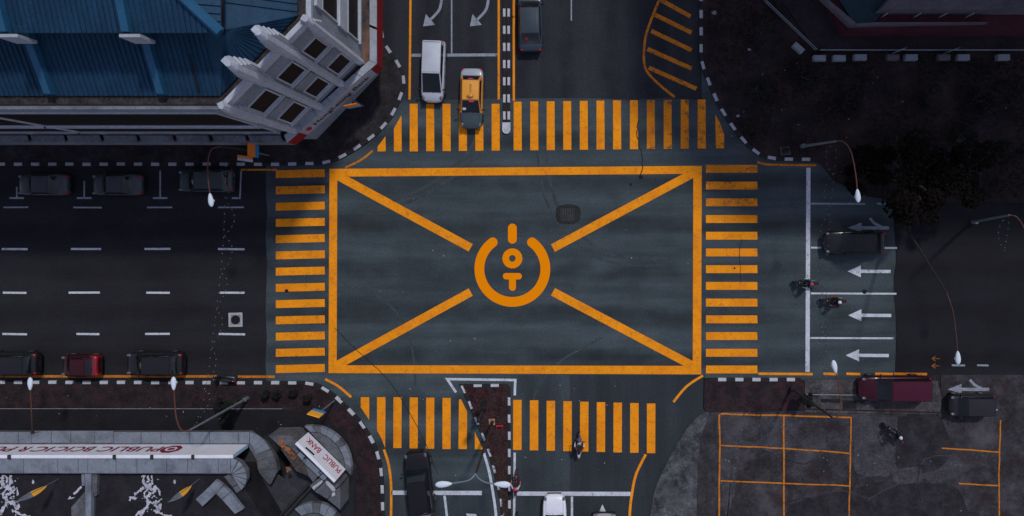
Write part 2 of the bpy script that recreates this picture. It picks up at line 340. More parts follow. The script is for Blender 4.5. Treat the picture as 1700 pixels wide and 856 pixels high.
def strip_ring(name, cx, cy, r, t0, t1, half, z, m, parent, n=64, caps=True):
    mb = MB(); v = []
    for i in range(n+1):
        t = t0+(t1-t0)*i/n
        for q in (r+half, r-half): v.append((*P(cx+q*math.sin(t), cy-q*math.cos(t)), z))
    mb.add(v, [(2*i+1, 2*i+3, 2*i+2, 2*i) if False else (2*i, 2*i+1, 2*i+3, 2*i+2) for i in range(n)])
    if caps:
        for t, a0 in ((t1, t1), (t0, t0+math.pi)):
            c = (cx+r*math.sin(t), cy-r*math.cos(t))
            mb.add([(*P(c[0]+half*math.sin(a0+math.pi*k/12), c[1]-half*math.cos(a0+math.pi*k/12)), z) for k in range(13)], [tuple(range(12, -1, -1))])
    return mb.build(name, m, parent)
sym = strip_ring('power_symbol', 850.6, 446, 54.8, R(36.5), R(323.5), 8.1, Z1, M['orange'], road)
sym['label'] = 'orange open ring with an I, an O and a T inside'
def pill(pts, half): return pts
def capsule(name, a, b, half, parent, z):
    a = Vector(a); b = Vector(b); d = (b-a).normalized(); a0 = math.atan2(d.y, d.x)
    p = [(b.x+half*math.cos(a0-math.pi/2+math.pi*k/12), b.y+half*math.sin(a0-math.pi/2+math.pi*k/12)) for k in range(13)]
    p += [(a.x+half*math.cos(a0+math.pi/2+math.pi*k/12), a.y+half*math.sin(a0+math.pi/2+math.pi*k/12)) for k in range(13)]
    return sheet(name, G(p), z, M['orange'], parent)
capsule('letter_bar', (850.6, 378.2), (850.6, 396.9), 7.3, sym, Z1)
strip_ring('letter_ring', 850.6, 428.6, 11, 0, 2*math.pi, 5.5, Z1, M['orange'], sym, caps=False)
tb = [(i/5.35+770, j/5.35+360) for i, j in [(373, 497), (490, 497), (501, 500), (510, 508), (515, 518), (516, 526), (514, 537), (508, 546), (499, 552), (488, 554), (463, 554), (463, 626), (460, 639), (452, 649), (441, 654), (432, 655), (421, 653), (411, 648), (404, 639), (401, 626), (401, 554), (373, 554), (362, 551), (353, 543), (348, 532), (347, 525), (349, 514), (354, 505), (362, 500)]]
sheet('letter_tee', G(tb), Z1, M['orange'], sym)
# crossings
for i in range(13):
    y = 288+i*26.95
    mark('crossing_stripe', [(458, y-5.5), (539, y-7.5), (539.5, y+5.5), (458, y+7.5)], 'yellow_worn_shade' if i < 2 else 'yellow')
for i in range(13):
    y = 280+i*27.75
    mark('crossing_stripe', [(1172, y-6.5), (1257, y-6.5), (1257.5, y+6.5), (1172, y+6.5)], 'yellow_worn_shade' if i < 3 else 'yellow')
for x in (687, 714.3, 741.5, 768.5, 795.8, 823, 859.5, 887, 914.3, 941.8, 969.3, 997, 1024.5, 1052.5, 1080.5, 1108.5, 1136.8, 1165):
    yt = 172 if x < 840 else 168.5-(x-859)*.012; yb = 251-(x-687)*.01
    mark('crossing_stripe', [(x-6.7, yt), (x+6.3, yt), (x+6.8, yb), (x-6.7, yb)], 'yellow_worn_shade' if x > 1070 else 'yellow')
mark('crossing_stripe', [(654, 213), (666.5, 191), (667, 251), (654, 251)])
mark('crossing_stripe', [(627, 243), (640, 226), (640.5, 251), (627, 251)])
mark('crossing_stripe', [(1187.5, 190), (1195, 203), (1202, 222), (1202, 246), (1188.5, 246)], 'yellow_worn_shade')
for i, x in enumerate((660, 687, 714.3, 741.5)):
    mark('crossing_stripe', [(x-6.8, 659+i*.4), (x+6.8, 659+i*.4), (x+6.5, 743.3+i*.6), (x-7, 743.3+i*.6)])
mark('crossing_stripe', [(599, 659), (613, 659), (613, 697), (606, 686), (599, 676)])
mark('crossing_stripe', [(626, 659), (640, 659), (639.5, 743), (633, 727), (626, 714)])
mark('crossing_stripe', [(762, 663), (765.5, 662.5), (775.5, 683), (775, 745), (761, 745)])
mark('crossing_stripe', [(788.3, 716.5), (801.8, 745.5), (788.3, 745.5)])
for i in range(9):
    x = 859+i*27.75; dy = i*.75
    mark('crossing_stripe', [(x-7, 663.5+dy), (x+7, 663.5+dy), (x+6.8, 746.5+dy*.9), (x-7.2, 746.5+dy*.9)])
# edge lines
Y = 'yellow'
line('edge_line', [(681.5, -600), (681.5, 0), (680, 165)], 3.6, Y); line('edge_line', [(828, -600), (828, 0), (828, 165)], 3.6, Y)
line('edge_line', [(853, -600), (853, 0), (853, 167)], 3.6, Y)
line('edge_line', [(573, 278), (598, 266), (619, 250)], 3.4, 'yellow_thin', sm=True)
line('edge_line', [(540, 629), (562, 641), (583, 659)], 4, Y, sm=True)
line('edge_line', smooth_path([(637.5, 746), (645, 770), (649, 800), (649.5, 830), (649, 860)])+[(649, 2600)], 4, Y)
line('edge_line', [(1167, 623), (1140, 641), (1118, 667)], 4, Y, sm=True)
line('edge_line', smooth_path([(1072, 754), (1056, 787), (1049, 820), (1046, 845), (1045, 870)])+[(1045, 2600)], 4.2, Y)
line('edge_line', [(1257, 269), (1280, 273), (1355, 274)], 3.6, 'yellow_thin', sm=True)
line('edge_line', [(-900, 624), (360, 624.5)], 4, 'yellow_thin'); line('edge_line', [(395, 625), (456, 625)], 4, 'yellow_thin')
line('edge_line', [(400, 281.5), (460, 281.5)], 3, 'yellow_thin')
for a, b in ((1259, 1349), (1367, 1390), (1405, 1428), (1453, 1482), (1484, 1539)): line('edge_line', [(a, 620), (b, 620.7)], 4, 'yellow_thin' if a > 1470 else Y)
# hatched refuge next to the north-east kerb
line('refuge_outline', [(1120, -60), (1096, -4), (1080, 35), (1071, 65), (1069, 100), (1074, 118), (1092, 138), (1120, 161)], 4, 'yellow_thin', sm=True)
for a, b in (((1098, 0), (1146, 27)), ((1087, 24), (1148, 54)), ((1081, 51), (1148, 83)), ((1075, 81), (1148, 113.5)), ((1077, 112), (1156, 147))):
    line('refuge_stripe', [a, b], 7, 'yellow_thin')
# white markings, north arm
line('lane_line', [(749.8, -600), (749.8, 91)], 2.4, 'white_dim')
line('stop_line', [(683, 91.5), (826, 90.8)], 5, 'white_dim', Z1+.002)
for dx in (0, 77.5):
    line('turn_arrow', [(733.5+dx, -14), (732.5+dx, 4), (728+dx, 18), (715+dx, 32)], 4.4, 'white_dim', sm=True)
    mark('turn_arrow', [(707+dx, 23), (702.5+dx, 43.5), (722.5+dx, 41)], 'white_dim', Z1+.002)
line('lane_line', [(948.5, -900), (948.5, 34)], 2.2, 'white_dim')
# west arm
for y, xs in ((344, ((6, 47), (122, 169), (244, 286), (362, 405))), (413, ((3, 46), (118, 168), (240, 283), (362, 406))), (485.5, ((5, 44), (114, 166), (243, 282), (365, 406))), (554, ((4, 45), (127, 165), (241, 282), (363, 407)))):
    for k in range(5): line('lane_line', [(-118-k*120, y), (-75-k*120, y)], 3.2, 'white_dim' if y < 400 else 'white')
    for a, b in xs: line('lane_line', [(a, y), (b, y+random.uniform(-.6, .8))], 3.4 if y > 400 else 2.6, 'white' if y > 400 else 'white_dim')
for x, a, b in ((28, 310, 327), (140, 300, 327), (266, 283, 327), (-90, 283, 327)):
    line('bay_mark', [(x, a), (x, b)], 2.4, 'white_dim'); line('bay_mark', [(x-12, 328.5), (x+12, 328.5)], 2.8, 'white_dim', Z1+.002)
line('bay_mark', [(400.5, 283), (398.5, 327)], 2.4, 'white_dim'); line('bay_mark', [(385, 328.5), (399.5, 328.5)], 2.8, 'white_dim', Z1+.002)
# east arm
line('stop_line', [(1342, 278), (1340.5, 617)], 7, 'white')
for y, segs in ((338, ((1346, 1436), (1456, 1474))), (411, ((1346, 1489),)), (487, ((1346, 1488),)), (561, ((1345, 1483),))):
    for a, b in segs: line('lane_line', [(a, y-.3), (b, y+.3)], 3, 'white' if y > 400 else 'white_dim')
for tx, y in ((1407, 450), (1408, 523), (1404, 589.5)):
    line('lane_arrow', [(tx+20, y), (tx+71.5, y+.4)], 5.4, 'white')
    mark('lane_arrow', [(tx, y), (tx+22, y-10), (tx+22, y+10)], 'white', Z1+.002)
def fork_arrow(tx, y):
    line('fork_arrow', [(tx+20, y), (tx+69, y)], 5.4, 'white_dim')
    mark('fork_arrow', [(tx, y), (tx+23, y-9), (tx+23, y+7)], 'white_dim', Z1+.002)
    line('fork_arrow', [(tx+37, y-16), (tx+44, y-8), (tx+57, y-1)], 4.2, 'white_dim', Z1+.003)
fork_arrow(1407, 378); fork_arrow(1573, 646)
line('lane_line', [(1580, 606), (1602, 606.3)], 3, 'white_dim'); line('lane_line', [(1622, 606), (1641, 606.4)], 3, 'white_dim'); line('lane_line', [(1632, 680), (1656, 680)], 3, 'white_dim')
for y in (595, 607):
    line('small_arrow', [(1547, y), (1560, y)], 1.3, 'small_dim'); line('small_arrow', [(1553, y-4), (1547, y), (1553, y+4)], 1.4, 'small_dim', Z1+.002)
# south arm
line('island_outline', [(757, 651), (742.5, 629), (855.5, 630.5), (854.5, 656)], 4, 'white')
line('stop_line', [(650, 817.5), (800, 818)], 7, 'white'); line('stop_line', [(857, 819), (1047, 819.5)], 7, 'white')
line('lane_line', smooth_path([(803.5, 752), (812, 782), (818, 815), (823, 850), (826, 900)])+[(828, 1200)], 4.4, 'white')
line('lane_line', [(738, 822), (742, 856), (743, 1200)], 4, 'white', Z1+.002)
line('lane_line', [(854.5, 751), (853.5, 856), (853.5, 1400)], 3.8, 'white', Z1+.004)
line('lane_line', [(949.5, 824), (949, 1400)], 3.8, 'white', Z1+.002)
for tx, ty in ((705, 851), (1000, 836), (781, 855)):
    if tx == 705: mark('lane_arrow', [(692, 852), (719, 850), (706, 868)], 'white')
    elif tx == 781: mark('lane_arrow', [(774, 852), (790, 853), (797, 866), (778, 868)], 'white')
    else: mark('lane_arrow', [(1000, 837), (994, 851), (1007, 851)], 'white')
# seams, cracks and patches on the road
def wob(pts, a, n=8): return [(x+random.uniform(-a, a), y+random.uniform(-a, a)) for x, y in smooth_path(pts, n)]
line('crack', wob([(556, 545), (600, 588), (640, 626), (668, 665), (700, 722), (728, 788)], .8), 1.1, 'tar', Z1+.008)
line('crack', wob([(1060, 200), (1058, 225), (1066, 262), (1064, 292)], 1.2), 1.6, 'tar', Z1+.008)
line('crack', wob([(1232, 395), (1228, 415), (1229, 470)], 1, 4), 1.0, 'tar', Z1+.008)
for cx, cy, r in ((476, 482.5, 3.2), (1219, 445, 1.6), (1064, 294, 4), (1047, 306, 2.4), (1435, 484, 4)):
    mark('tar_spot', [(cx+r*random.uniform(.75, 1.15)*math.cos(k*.7), cy+r*random.uniform(.75, 1.15)*math.sin(k*.7)) for k in range(9)], 'black', Z1+.009)
M['tyre_mark'] = mat('rubber_on_asphalt', (.043, .053, .058), .85, .25, .8, .3, 7)
for pts in ([(600, 345), (690, 318), (770, 262), (800, 200)], [(612, 352), (700, 326), (782, 268), (812, 202)], [(1000, 560), (930, 600), (890, 650), (880, 720)], [(570, 470), (640, 500), (680, 560), (690, 640)], [(1120, 430), (1010, 420), (930, 350), (905, 250)], [(1110, 440), (1000, 431), (917, 356), (891, 252)]):
    ribbon('tyre_mark', G(wob(pts, .5, 8)), random.uniform(.16, .26), .0085+random.uniform(0, .0008), M['tyre_mark'], road)
# two covers let into the carriageway
def rounded(cx, cy, a, b, n=32, p=3.2):
    out = []
    for k in range(n):
        t = 2*math.pi*k/n; c, s_ = math.cos(t), math.sin(t)
        out.append((cx+a*math.copysign(abs(c)**(2/p), c), cy+b*math.copysign(abs(s_)**(2/p), s_)))
    return out
dc = empty('drain_cover', (*P(943, 356), 0), 'dark grated drain cover in a tarred oval patch inside the yellow box', 'drain cover')
prism('tar_ring', G([(x+random.uniform(-.6, .6), y+random.uniform(-.6, .6)) for x, y in rounded(943, 355.5, 20.5, 16.5)]), .001, .013, M['tar'], dc)
g = MB().prism(G([(931, 346), (954, 346), (954, 366), (931, 366)]), .013, .016)
g.build('cover_plate', M['iron'], dc)
for i in range(6): prism('grate_bar', G([(932+i*3.9, 347), (933.7+i*3.9, 347), (933.7+i*3.9, 365), (932+i*3.9, 365)]), .016, .03, M['tar'], dc)
mc = empty('manhole_cover', (*P(391, 530.5), 0), 'round black manhole lid in a square pale concrete frame', 'manhole')
a = [(379.5, 519), (402.5, 518.5), (402.8, 542), (379.7, 542.3)]
prism('frame', G(a), .001, .022, M['concrete_l'], mc)
prism('frame_rim', G([(383, 522.3), (399.3, 522), (399.4, 538.7), (383.2, 538.9)]), .022, .028, mat('manhole_rim', (.22, .2, .2), .85, .2), mc)
prism('lid', G([(391.3+7.6*math.cos(k*.3927), 530.6+7.6*math.sin(k*.3927)) for k in range(16)]), .028, .036, M['black'], mc)

# ---------------------------------------------------------------- pavements and kerbs
PT = .13
def pavement(name, pts, mtl, top=PT): return tag(prism(name, G(pts), -.02, top, M[mtl]), kind='structure')
nw_curve = smooth_path([(505, 274), (540, 272.5), (575, 259), (620, 229), (651, 196), (669, 158), (674, 133), (665, 107), (648, 82), (637, 60), (635, 20)])
nw_line = [(-420, 275), (480, 275)]+nw_curve+[(635, -420)]
pv_nw = pavement('pavement', [(-1400, 275)]+nw_line+[(635, -2000), (-1400, -2000)], 'pave_nw')
sw_curve = smooth_path([(480, 632), (510, 632.5), (530, 637), (548, 647), (566, 662), (585, 681), (603, 701), (618, 725), (630, 752), (636, 780), (638, 812), (639, 860)])
sw_line = [(-420, 631)]+sw_curve+[(640, 1250)]
pv_sw = pavement('pavement', [(-1400, 631)]+sw_line+[(640, 2600), (-1400, 2600)], 'pave_red')
pv_sw_in = tag(sheet('pavement', G([(-1400, 678), (470, 678), (535, 690), (572, 716), (592, 760), (594, 2600), (-1400, 2600)]), PT+.005, M['pave_dark']), kind='structure')
line('paving_seam', [(-400, 677), (470, 677.5)], .6, 'kerb_wd', PT+.009, pv_sw)
ne_curve = smooth_path([(1161, 60), (1161, 95), (1167, 120), (1178, 147), (1192, 177), (1207, 202), (1223, 224), (1242, 245), (1263, 260), (1290, 266), (1330, 267)])
ne_line = [(1161, -420)]+ne_curve+[(1350, 267)]
verge = tag(prism('verge', G([(1161, -2000)]+ne_line+[(1362, 272), (1385, 300), (1440, 326), (1500, 334), (1560, 336), (3200, 338), (3200, -2000)]), -.02, PT, M['soil']), kind='structure')
# traffic island and north median
isl_top = [(763, 637), (841, 637), (847.5, 643)]
isl_r = [(847.5, 643), (848.5, 1300)]
isl_l = smooth_path([(763, 637), (776, 664), (787, 692), (800, 722), (812, 755), (822, 792), (829, 825), (833, 860), (836, 900), (838, 1300)])
island = tag(prism('traffic_island', G([(763, 637), (841, 637), (847.5, 643), (848.5, 1300)]+isl_l[::-1][:-1]), -.02, PT, M['isl']), kind='structure')
median = tag(prism('median', G([(835.5, -420), (846.5, -420), (846.5, 214), (844, 220), (838, 220), (835.5, 214)]), -.02, PT-.01, M['isl']), kind='structure')
# SE corner
brick = pavement('pavement', [(1169, 627), (1328, 627), (1334, 632), (1335, 681), (1172, 682), (1168, 676)], 'pave_red')
strip = pavement('pavement', [(1335.3, 630), (1500, 628), (1556, 632), (1562, 660), (1560, 687), (1335.3, 684)], 'strip', .10)
car_park = tag(sheet('car_park', G([(1176, 682), (1560, 687), (1562, 622), (3200, 622), (3200, 2600), (1100, 2600), (1178, 700)]), .009, M['park']), kind='structure')
apron = tag(prism('apron', G(wob([(1166, 684), (1148, 702), (1128, 730), (1108, 765), (1090, 805), (1080, 850), (1074, 960), (1070, 1500)], .8, 4)+[(1159, 1500), (1157, 830), (1158, 780), (1163, 730), (1176, 690)]), -.02, .075, M['apron']), kind='structure')
apron2 = tag(prism('apron', G([(1159.5, 1500), (1157.5, 830), (1158.5, 780), (1163.5, 730), (1176.5, 690), (1190, 688), (1187, 760), (1186, 1500)]), -.02, .055, mat('purple_grey_concrete', (.034, .031, .034), .9, .3, .8, .3, 6, worn=(.05, .046, .048), worn_amt=.5, worn_scale=.7, cloud=(.9, .5))), kind='structure')
for pts, mtl in (([(1226, 730), (1262, 730), (1265, 690), (1302, 689), (1318, 700), (1318, 742), (1285, 748), (1226, 745), (1222, 800), (1216, 830), (1206, 856), (1195, 800), (1200, 742)], 'patch'),
                 ([(1492, 690), (1560, 692), (1575, 760), (1520, 790), (1489, 775), (1485, 735)], 'patch_d'),
                 ([(1490, 777), (1526, 776), (1528, 801), (1485, 799)], 'patch'),
                 ([(1532, 768), (1545, 760), (1590, 756), (1592, 785), (1555, 802), (1528, 790)], 'patch'),
                 ([(1310, 832), (1400, 815), (1460, 802), (1560, 803), (1600, 830), (1600, 930), (1310, 930)], 'patch_d'),
                 ([(1418, 692), (1488, 692), (1484, 760), (1470, 790), (1420, 780)], 'patch')):
    sheet('repair_patch', G(wob(pts+[pts[0]], 2.4, 6)[:-1]), .016+random.uniform(0, .003), M[mtl], car_park)
for pts in ([(1226, 731), (1262, 730), (1264, 692)], [(1226, 731), (1224, 770), (1222, 800)], [(1488, 690), (1486, 740), (1478, 775)], [(1184, 690), (1187, 760), (1186, 856)], [(1440, 830), (1470, 812), (1500, 800), (1528, 801)], [(1527, 770), (1545, 758), (1590, 754)], [(1310, 836), (1350, 822), (1400, 815), (1440, 826)]):
    line('crack', wob(pts, 1.3, 6), random.uniform(.7, 1.6), random.choice(('patch', 'strip')), .0205, car_park)
for pts in ([(1526, 776), (1524, 800), (1528, 830)], [(1545, 640), (1552, 680), (1565, 705)], [(1301, 760), (1330, 770), (1350, 765)]):
    line('crack', wob(pts, 1.3, 6), 1.3, 'black', .0208, car_park)
YT = 'yellow_thin'
for pts in ([(1194, 687), (1194.5, 760), (1193, 900)], [(1196, 686.5), (1262, 688.5)], [(1263, 688.5), (1412, 692.5)], [(1196, 739), (1302, 744), (1411, 752)], [(1196, 797.5), (1411, 806)],
            [(1301, 689), (1301, 940)], [(1413, 692), (1411, 780), (1408, 940)], [(1661, 697), (1658, 806), (1661, 940)], [(1563, 743.5), (1659, 750)], [(1592, 802.5), (1659, 805.5)]):
    line('bay_line', wob(pts, .5, 6), 2.7 if len(pts) == 3 and pts[0][0] == pts[1][0] or pts[0][1] < 690 else 2.2, YT, .022+random.uniform(0, .003), car_park)
line('seam', [(1335.5, 654), (1420, 655)], .8, 'kerb_wd', .104, strip); line('seam', [(1335, 678), (1560, 684)], 2.6, 'pave_red', .104, strip)
line('seam', [(1362, 664), (1396, 665)], 6, 'pave_dark', .104, strip)
gr = empty('drain_grate', (*P(1409, 670), .1), 'dark rectangular drain opening in the concrete strip near the maroon car', 'drain')
prism('opening', G([(1398, 663.5), (1421, 664), (1421, 678), (1398, 678)]), .101, .106, M['black'], gr)
for i in range(6): prism('grate_bar', G([(1400+i*3.6, 664), (1401+i*3.6, 664), (1401+i*3.6, 678), (1400+i*3.6, 678)]), .106, .125, M['patch_d'], gr)

KB = {}
def kerb_mesh(kind, ln, wd, h):
    k = (kind, ln, wd, h)
    if k not in KB:
        m = MB(); b = .018
        x, y = ln/2-.012, wd/2
        vs = [(-x, -y, -.03), (x, -y, -.03), (x, y, -.03), (-x, y, -.03), (-x, -y, h-b), (x, -y, h-b), (x, y, h-b), (-x, y, h-b), (-x+b, -y+b, h), (x-b, -y+b, h), (x-b, y-b, h), (-x+b, y-b, h)]
        fs = [(0, 1, 5, 4), (1, 2, 6, 5), (2, 3, 7, 6), (3, 0, 4, 7), (4, 5, 9, 8), (5, 6, 10, 9), (6, 7, 11, 10), (7, 4, 8, 11), (8, 9, 10, 11)]
        me = bpy.data.meshes.new('kerb_block'); me.from_pydata(vs, [], fs); me.materials.append(M[kind]); KB[k] = me
    return KB[k]
def kerbs(path, parent, whites='kerb_w', start=0.0, ln=.645, wd=.24, h=.15, first=0, inset=.12, d0=0, d1=None):
    pts = offset(G(path), inset); at, L = resample(pts, ln)
    d = start; i = first; end = L if d1 is None else d1
    while d+ln <= end+.01:
        a = at(d); b = at(d+ln)
        kind = whites if i % 2 == 0 else 'kerb_b'
        o = bpy.data.objects.new('kerb_block', kerb_mesh(kind, ln, wd, h)); col.objects.link(o); o.parent = parent
        o.location = ((a[0]+b[0])/2+random.uniform(-.006, .006), (a[1]+b[1])/2+random.uniform(-.006, .006), random.uniform(-.006, .004))
        o.rotation_euler = (0, 0, math.atan2(b[1]-a[1], b[0]-a[0])+random.uniform(-.012, .012))
        d += ln; i += 1
kerbs([(-60, 275), (480, 275)]+nw_curve+[(635, -40)], pv_nw, 'kerb_wd', inset=.12, ln=.645)
kerbs([(-60, 631)]+sw_curve+[(639.5, 900)], pv_sw, 'kerb_w', inset=-.12)
kerbs([(1161, -40)]+ne_curve+[(1350, 267)], verge, 'kerb_wd', inset=.12)
kerbs([(847.5, 642), (848.3, 920)], island, 'kerb_w', inset=-.1, wd=.2, first=1, start=.1)
kerbs([(772, 637), (842, 637)], island, 'kerb_w', inset=-.1, wd=.2, first=1, start=.0)
kerbs(isl_l[:-1]+[(836.5, 920)], island, 'kerb_w', inset=.09, wd=.17, start=.15)
for xx, ins in ((835, .11), (847, -.11)): kerbs([(xx, -28), (xx, 203)], median, 'kerb_w', inset=ins, wd=.2, start=0, first=1)
prism('kerb_nose', G([(834.2, 203.4)]+[(840.8+6.8*math.cos(math.pi-math.pi*k/10), 215+7*math.sin(math.pi*k/10)) for k in range(11)]+[(847.4, 203.4)]), -.02, .155, M['kerb_w'], median)
kerbs([(1170, 627), (1326, 627)], brick, 'kerb_w', inset=-.11, start=.32, first=1)

# ---------------------------------------------------------------- lettering
def text(name, body, org, right, up, size, mtl, parent, z_off=.012, ext=.004, bold=.0, width=None):
    cu = bpy.data.curves.new(name, 'FONT'); cu.body = body; cu.size = 1; cu.extrude = 0; cu.offset = bold; cu.resolution_u = 3
    o = bpy.data.objects.new(name, cu); col.objects.link(o)
    dg = bpy.context.evaluated_depsgraph_get(); me = o.evaluated_get(dg).to_mesh()
    vs = [v.co.copy() for v in me.vertices]; fs = [tuple(p.vertices) for p in me.polygons]
    o.evaluated_get(dg).to_mesh_clear(); bpy.data.objects.remove(o); bpy.data.curves.remove(cu)
    x0 = min(v.x for v in vs); x1 = max(v.x for v in vs); cap = .70
    right = Vector(right).normalized(); up = Vector(up).normalized(); nn = right.cross(up)
    sx = (width/(x1-x0)) if width else size/cap; sy = size/cap
    W_ = [Vector(org)+right*((v.x-x0)*sx)+up*(v.y*sy)+nn*z_off for v in vs]
    n = len(W_)
    return obj(name, W_, fs, mtl, parent)

# ---------------------------------------------------------------- north-west building (blue roof, white pillars)
nwb = empty('corner_building', (*P(420, 130), .13), 'white corner building with blue metal roof and fluted pillars', 'building')
wall_line = G([(-900, 231), (527, 231), (629.5, 124.5), (629.5, -900)])     # walls: south, cut corner, east
inw = lambda d: offset(wall_line, d)                                       # d metres into the building
WT = 13.5
back = [P(-900, -900)]
prism('wall', wall_line+back, .13, WT, M['wall'], nwb)
par_o, par_i = inw(.0), inw(.28)
par_i2 = [[(par_i[1][0], par_i[1][1]-.13), (par_i[0][0], par_i[0][1]-.13)], [par_i[2], par_i[1]], [par_i[3], par_i[2]]]
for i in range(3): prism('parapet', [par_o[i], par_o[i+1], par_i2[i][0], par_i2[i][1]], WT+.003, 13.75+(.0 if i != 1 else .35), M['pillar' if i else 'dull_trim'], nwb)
gut = inw(.29); gut2 = inw(.95)
for i in range(3): prism('gutter', [gut[i], gut[i+1], gut2[i+1], gut2[i]], WT+.002, WT+.12, M['gutter'], nwb)
# lower roof slopes
ev = inw(.75); EZ, IZ = 13.75, 15.35
ic = (543, 146)
i_s = P(-900, 146); i_c = P(*ic); i_e = P(543, -900)
def slope(name, quad, m, thick=.08):
    v = [Vector(q) for q in quad]; n = len(v)
    dn = Vector((0, 0, -thick))
    return obj(name, v+[p+dn for p in v], [tuple(range(n)), tuple(range(2*n-1, n-1, -1))]+[(i, i+n, (i+1) % n+n, (i+1) % n) for i in range(n)], m, nwb)
def z3(p, z): return (p[0], p[1], z)
S1 = slope('roof_slope', [z3(ev[0], EZ), z3(ev[1], EZ), z3(i_c, IZ), z3(i_s, IZ)], M['blue_roof'])
slope('roof_slope', [z3(ev[1], EZ), z3(ev[2], EZ), z3(i_c, IZ)], M['blue_roof'])
slope('roof_slope', [z3(ev[2], EZ), z3(ev[3], EZ), z3(i_e, IZ), z3(i_c, IZ)], M['blue_roof'])
UZ = 16.7
prism('upper_wall', [i_s, i_c, i_e, P(-900, -900)], 13.4, UZ-.05, M['gutter'], nwb)
ue_s, ue_c, ue_e = P(-900, 157), P(554, 157), P(554, -900)
hip = P(554-330, 157-330); RZ = UZ+330/S*.32
slope('upper_roof', [z3(ue_s, UZ), z3(ue_c, UZ), z3(hip, RZ), z3(P(-900, 157-330), RZ)], M['blue_roof'])
slope('upper_roof', [z3(ue_c, UZ), z3(ue_e, UZ), z3(P(554-330, -900), RZ), z3(hip, RZ)], M['blue_roof'])
MB().tube([z3(ue_c, UZ+.05), z3(hip, RZ+.05)], .28, 6).build('hip_cap', M['blue_ridge'], nwb)
# standing seams: real ribs, too many and too fine to pick apart
def seams(name, a0, a1, b0, b1, step, hh=.085, ww=.08, kmin=0):
    mb = MB(); a0, a1, b0, b1 = map(Vector, (a0, a1, b0, b1)); n = int((a1-a0).length/step)
    for k in range(n):
        t = (k+.5)/n; p = a0.lerp(a1, t); q = b0.lerp(b1, t)
        if (q-p).length < .3: continue
        side = (a1-a0).normalized()*ww/2; up = Vector((0, 0, hh))
        mb.add([p-side, p+side, q+side, q-side, p-side*.6+up, p+side*.6+up, q+side*.6+up, q-side*.6+up], [(4, 5, 6, 7), (0, 1, 5, 4), (1, 2, 6, 5), (2, 3, 7, 6), (3, 0, 4, 7)])
    return tag(mb.build(name, M['blue_roof'], nwb), kind='stuff')
x_end = P(520, 0)[0]
seams('roof_seam', z3((P(-40, 0)[0], ev[0][1]), EZ), z3(ev[1], EZ), z3((P(-40, 0)[0], i_s[1]), IZ), z3((ev[1][0], i_s[1]), IZ), .27)
seams('roof_seam', z3(ev[1], EZ), z3(ev[2], EZ), z3(i_c, IZ), z3(i_c, IZ), .3)
seams('roof_seam', z3(ev[2], EZ), z3((ev[2][0], P(0, -260)[1]), EZ), z3((i_c[0], ev[2][1]), IZ), z3((i_c[0], P(0, -260)[1]), IZ), .42)
seams('roof_seam', z3(P(-60, 157), UZ), z3(P(554, 157), UZ), z3(P(-60, -100), UZ+257/S*.32), z3(P(554, -100), UZ+257/S*.32), .34) if False else None
mb = MB()
for k in range(112):      # seams of the upper south slope, each cut at the hip
    x = 551-k*5.8; ln = min(554-x, 300)
    p = Vector(z3(P(x, 157), UZ)); q = Vector(z3(P(x, 157-ln), UZ+ln/S*.32))
    sd_ = Vector((.03, 0, 0)); up = Vector((0, 0, .08))
    mb.add([p-sd_, p+sd_, q+sd_, q-sd_, p-sd_*.6+up, p+sd_*.6+up, q+sd_*.6+up, q-sd_*.6+up], [(4, 5, 6, 7), (0, 1, 5, 4), (1, 2, 6, 5), (2, 3, 7, 6), (3, 0, 4, 7)])
for k in range(44):
    y = 153-k*8.6; ln = min(157-y, 300)
    p = Vector(z3(P(554, y), UZ)); q = Vector(z3(P(554-ln, y), UZ+ln/S*.32))
    sd_ = Vector((0, .03, 0)); up = Vector((0, 0, .08))
    mb.add([p-sd_, p+sd_, q+sd_, q-sd_, p-sd_*.6+up, p+sd_*.6+up, q+sd_*.6+up, q-sd_*.6+up], [(4, 5, 6, 7), (0, 1, 5, 4), (1, 2, 6, 5), (2, 3, 7, 6), (3, 0, 4, 7)])
tag(mb.build('roof_seam', M['blue_roof'], nwb), kind='stuff')
# fire-wall ribs crossing the roof every bay
for xt in (186, 320, 454):
    p0 = P(xt, 214); p1 = P(xt, 147); p2 = P(xt, 158); p3 = P(xt, -180)
    hw = .19
    def bar(name, a, za, b, zb, h, m):
        v = [(a[0]-hw, a[1], za), (a[0]+hw, a[1], za), (b[0]+hw, b[1], zb), (b[0]-hw, b[1], zb)]
        obj(name, v+[(x, y, z+h) for x, y, z in v], [(4, 5, 6, 7), (0, 1, 5, 4), (1, 2, 6, 5), (2, 3, 7, 6), (3, 0, 4, 7)], m, nwb)
    bar('roof_rib', p0, EZ-.02, p1, IZ+.0, .5, M['blue_ridge'])
    bar('roof_rib', p2, UZ, p3, UZ+338/S*.32, .42, M['blue_ridge'])
    MB().prism([(p2[0]-.3, p2[1]-.28), (p2[0]+.75, p2[1]-.28), (p2[0]+.75, p2[1]-.12), (p2[0]-.3, p2[1]-.12)], IZ+.5, UZ+.40).build('rib_end', M['coping'], nwb)
MB().tube([z3(P(497, 210), EZ+.15), z3(P(497, 170), EZ+1.0)], .09, 6).build('roof_pipe', M['black'], nwb)
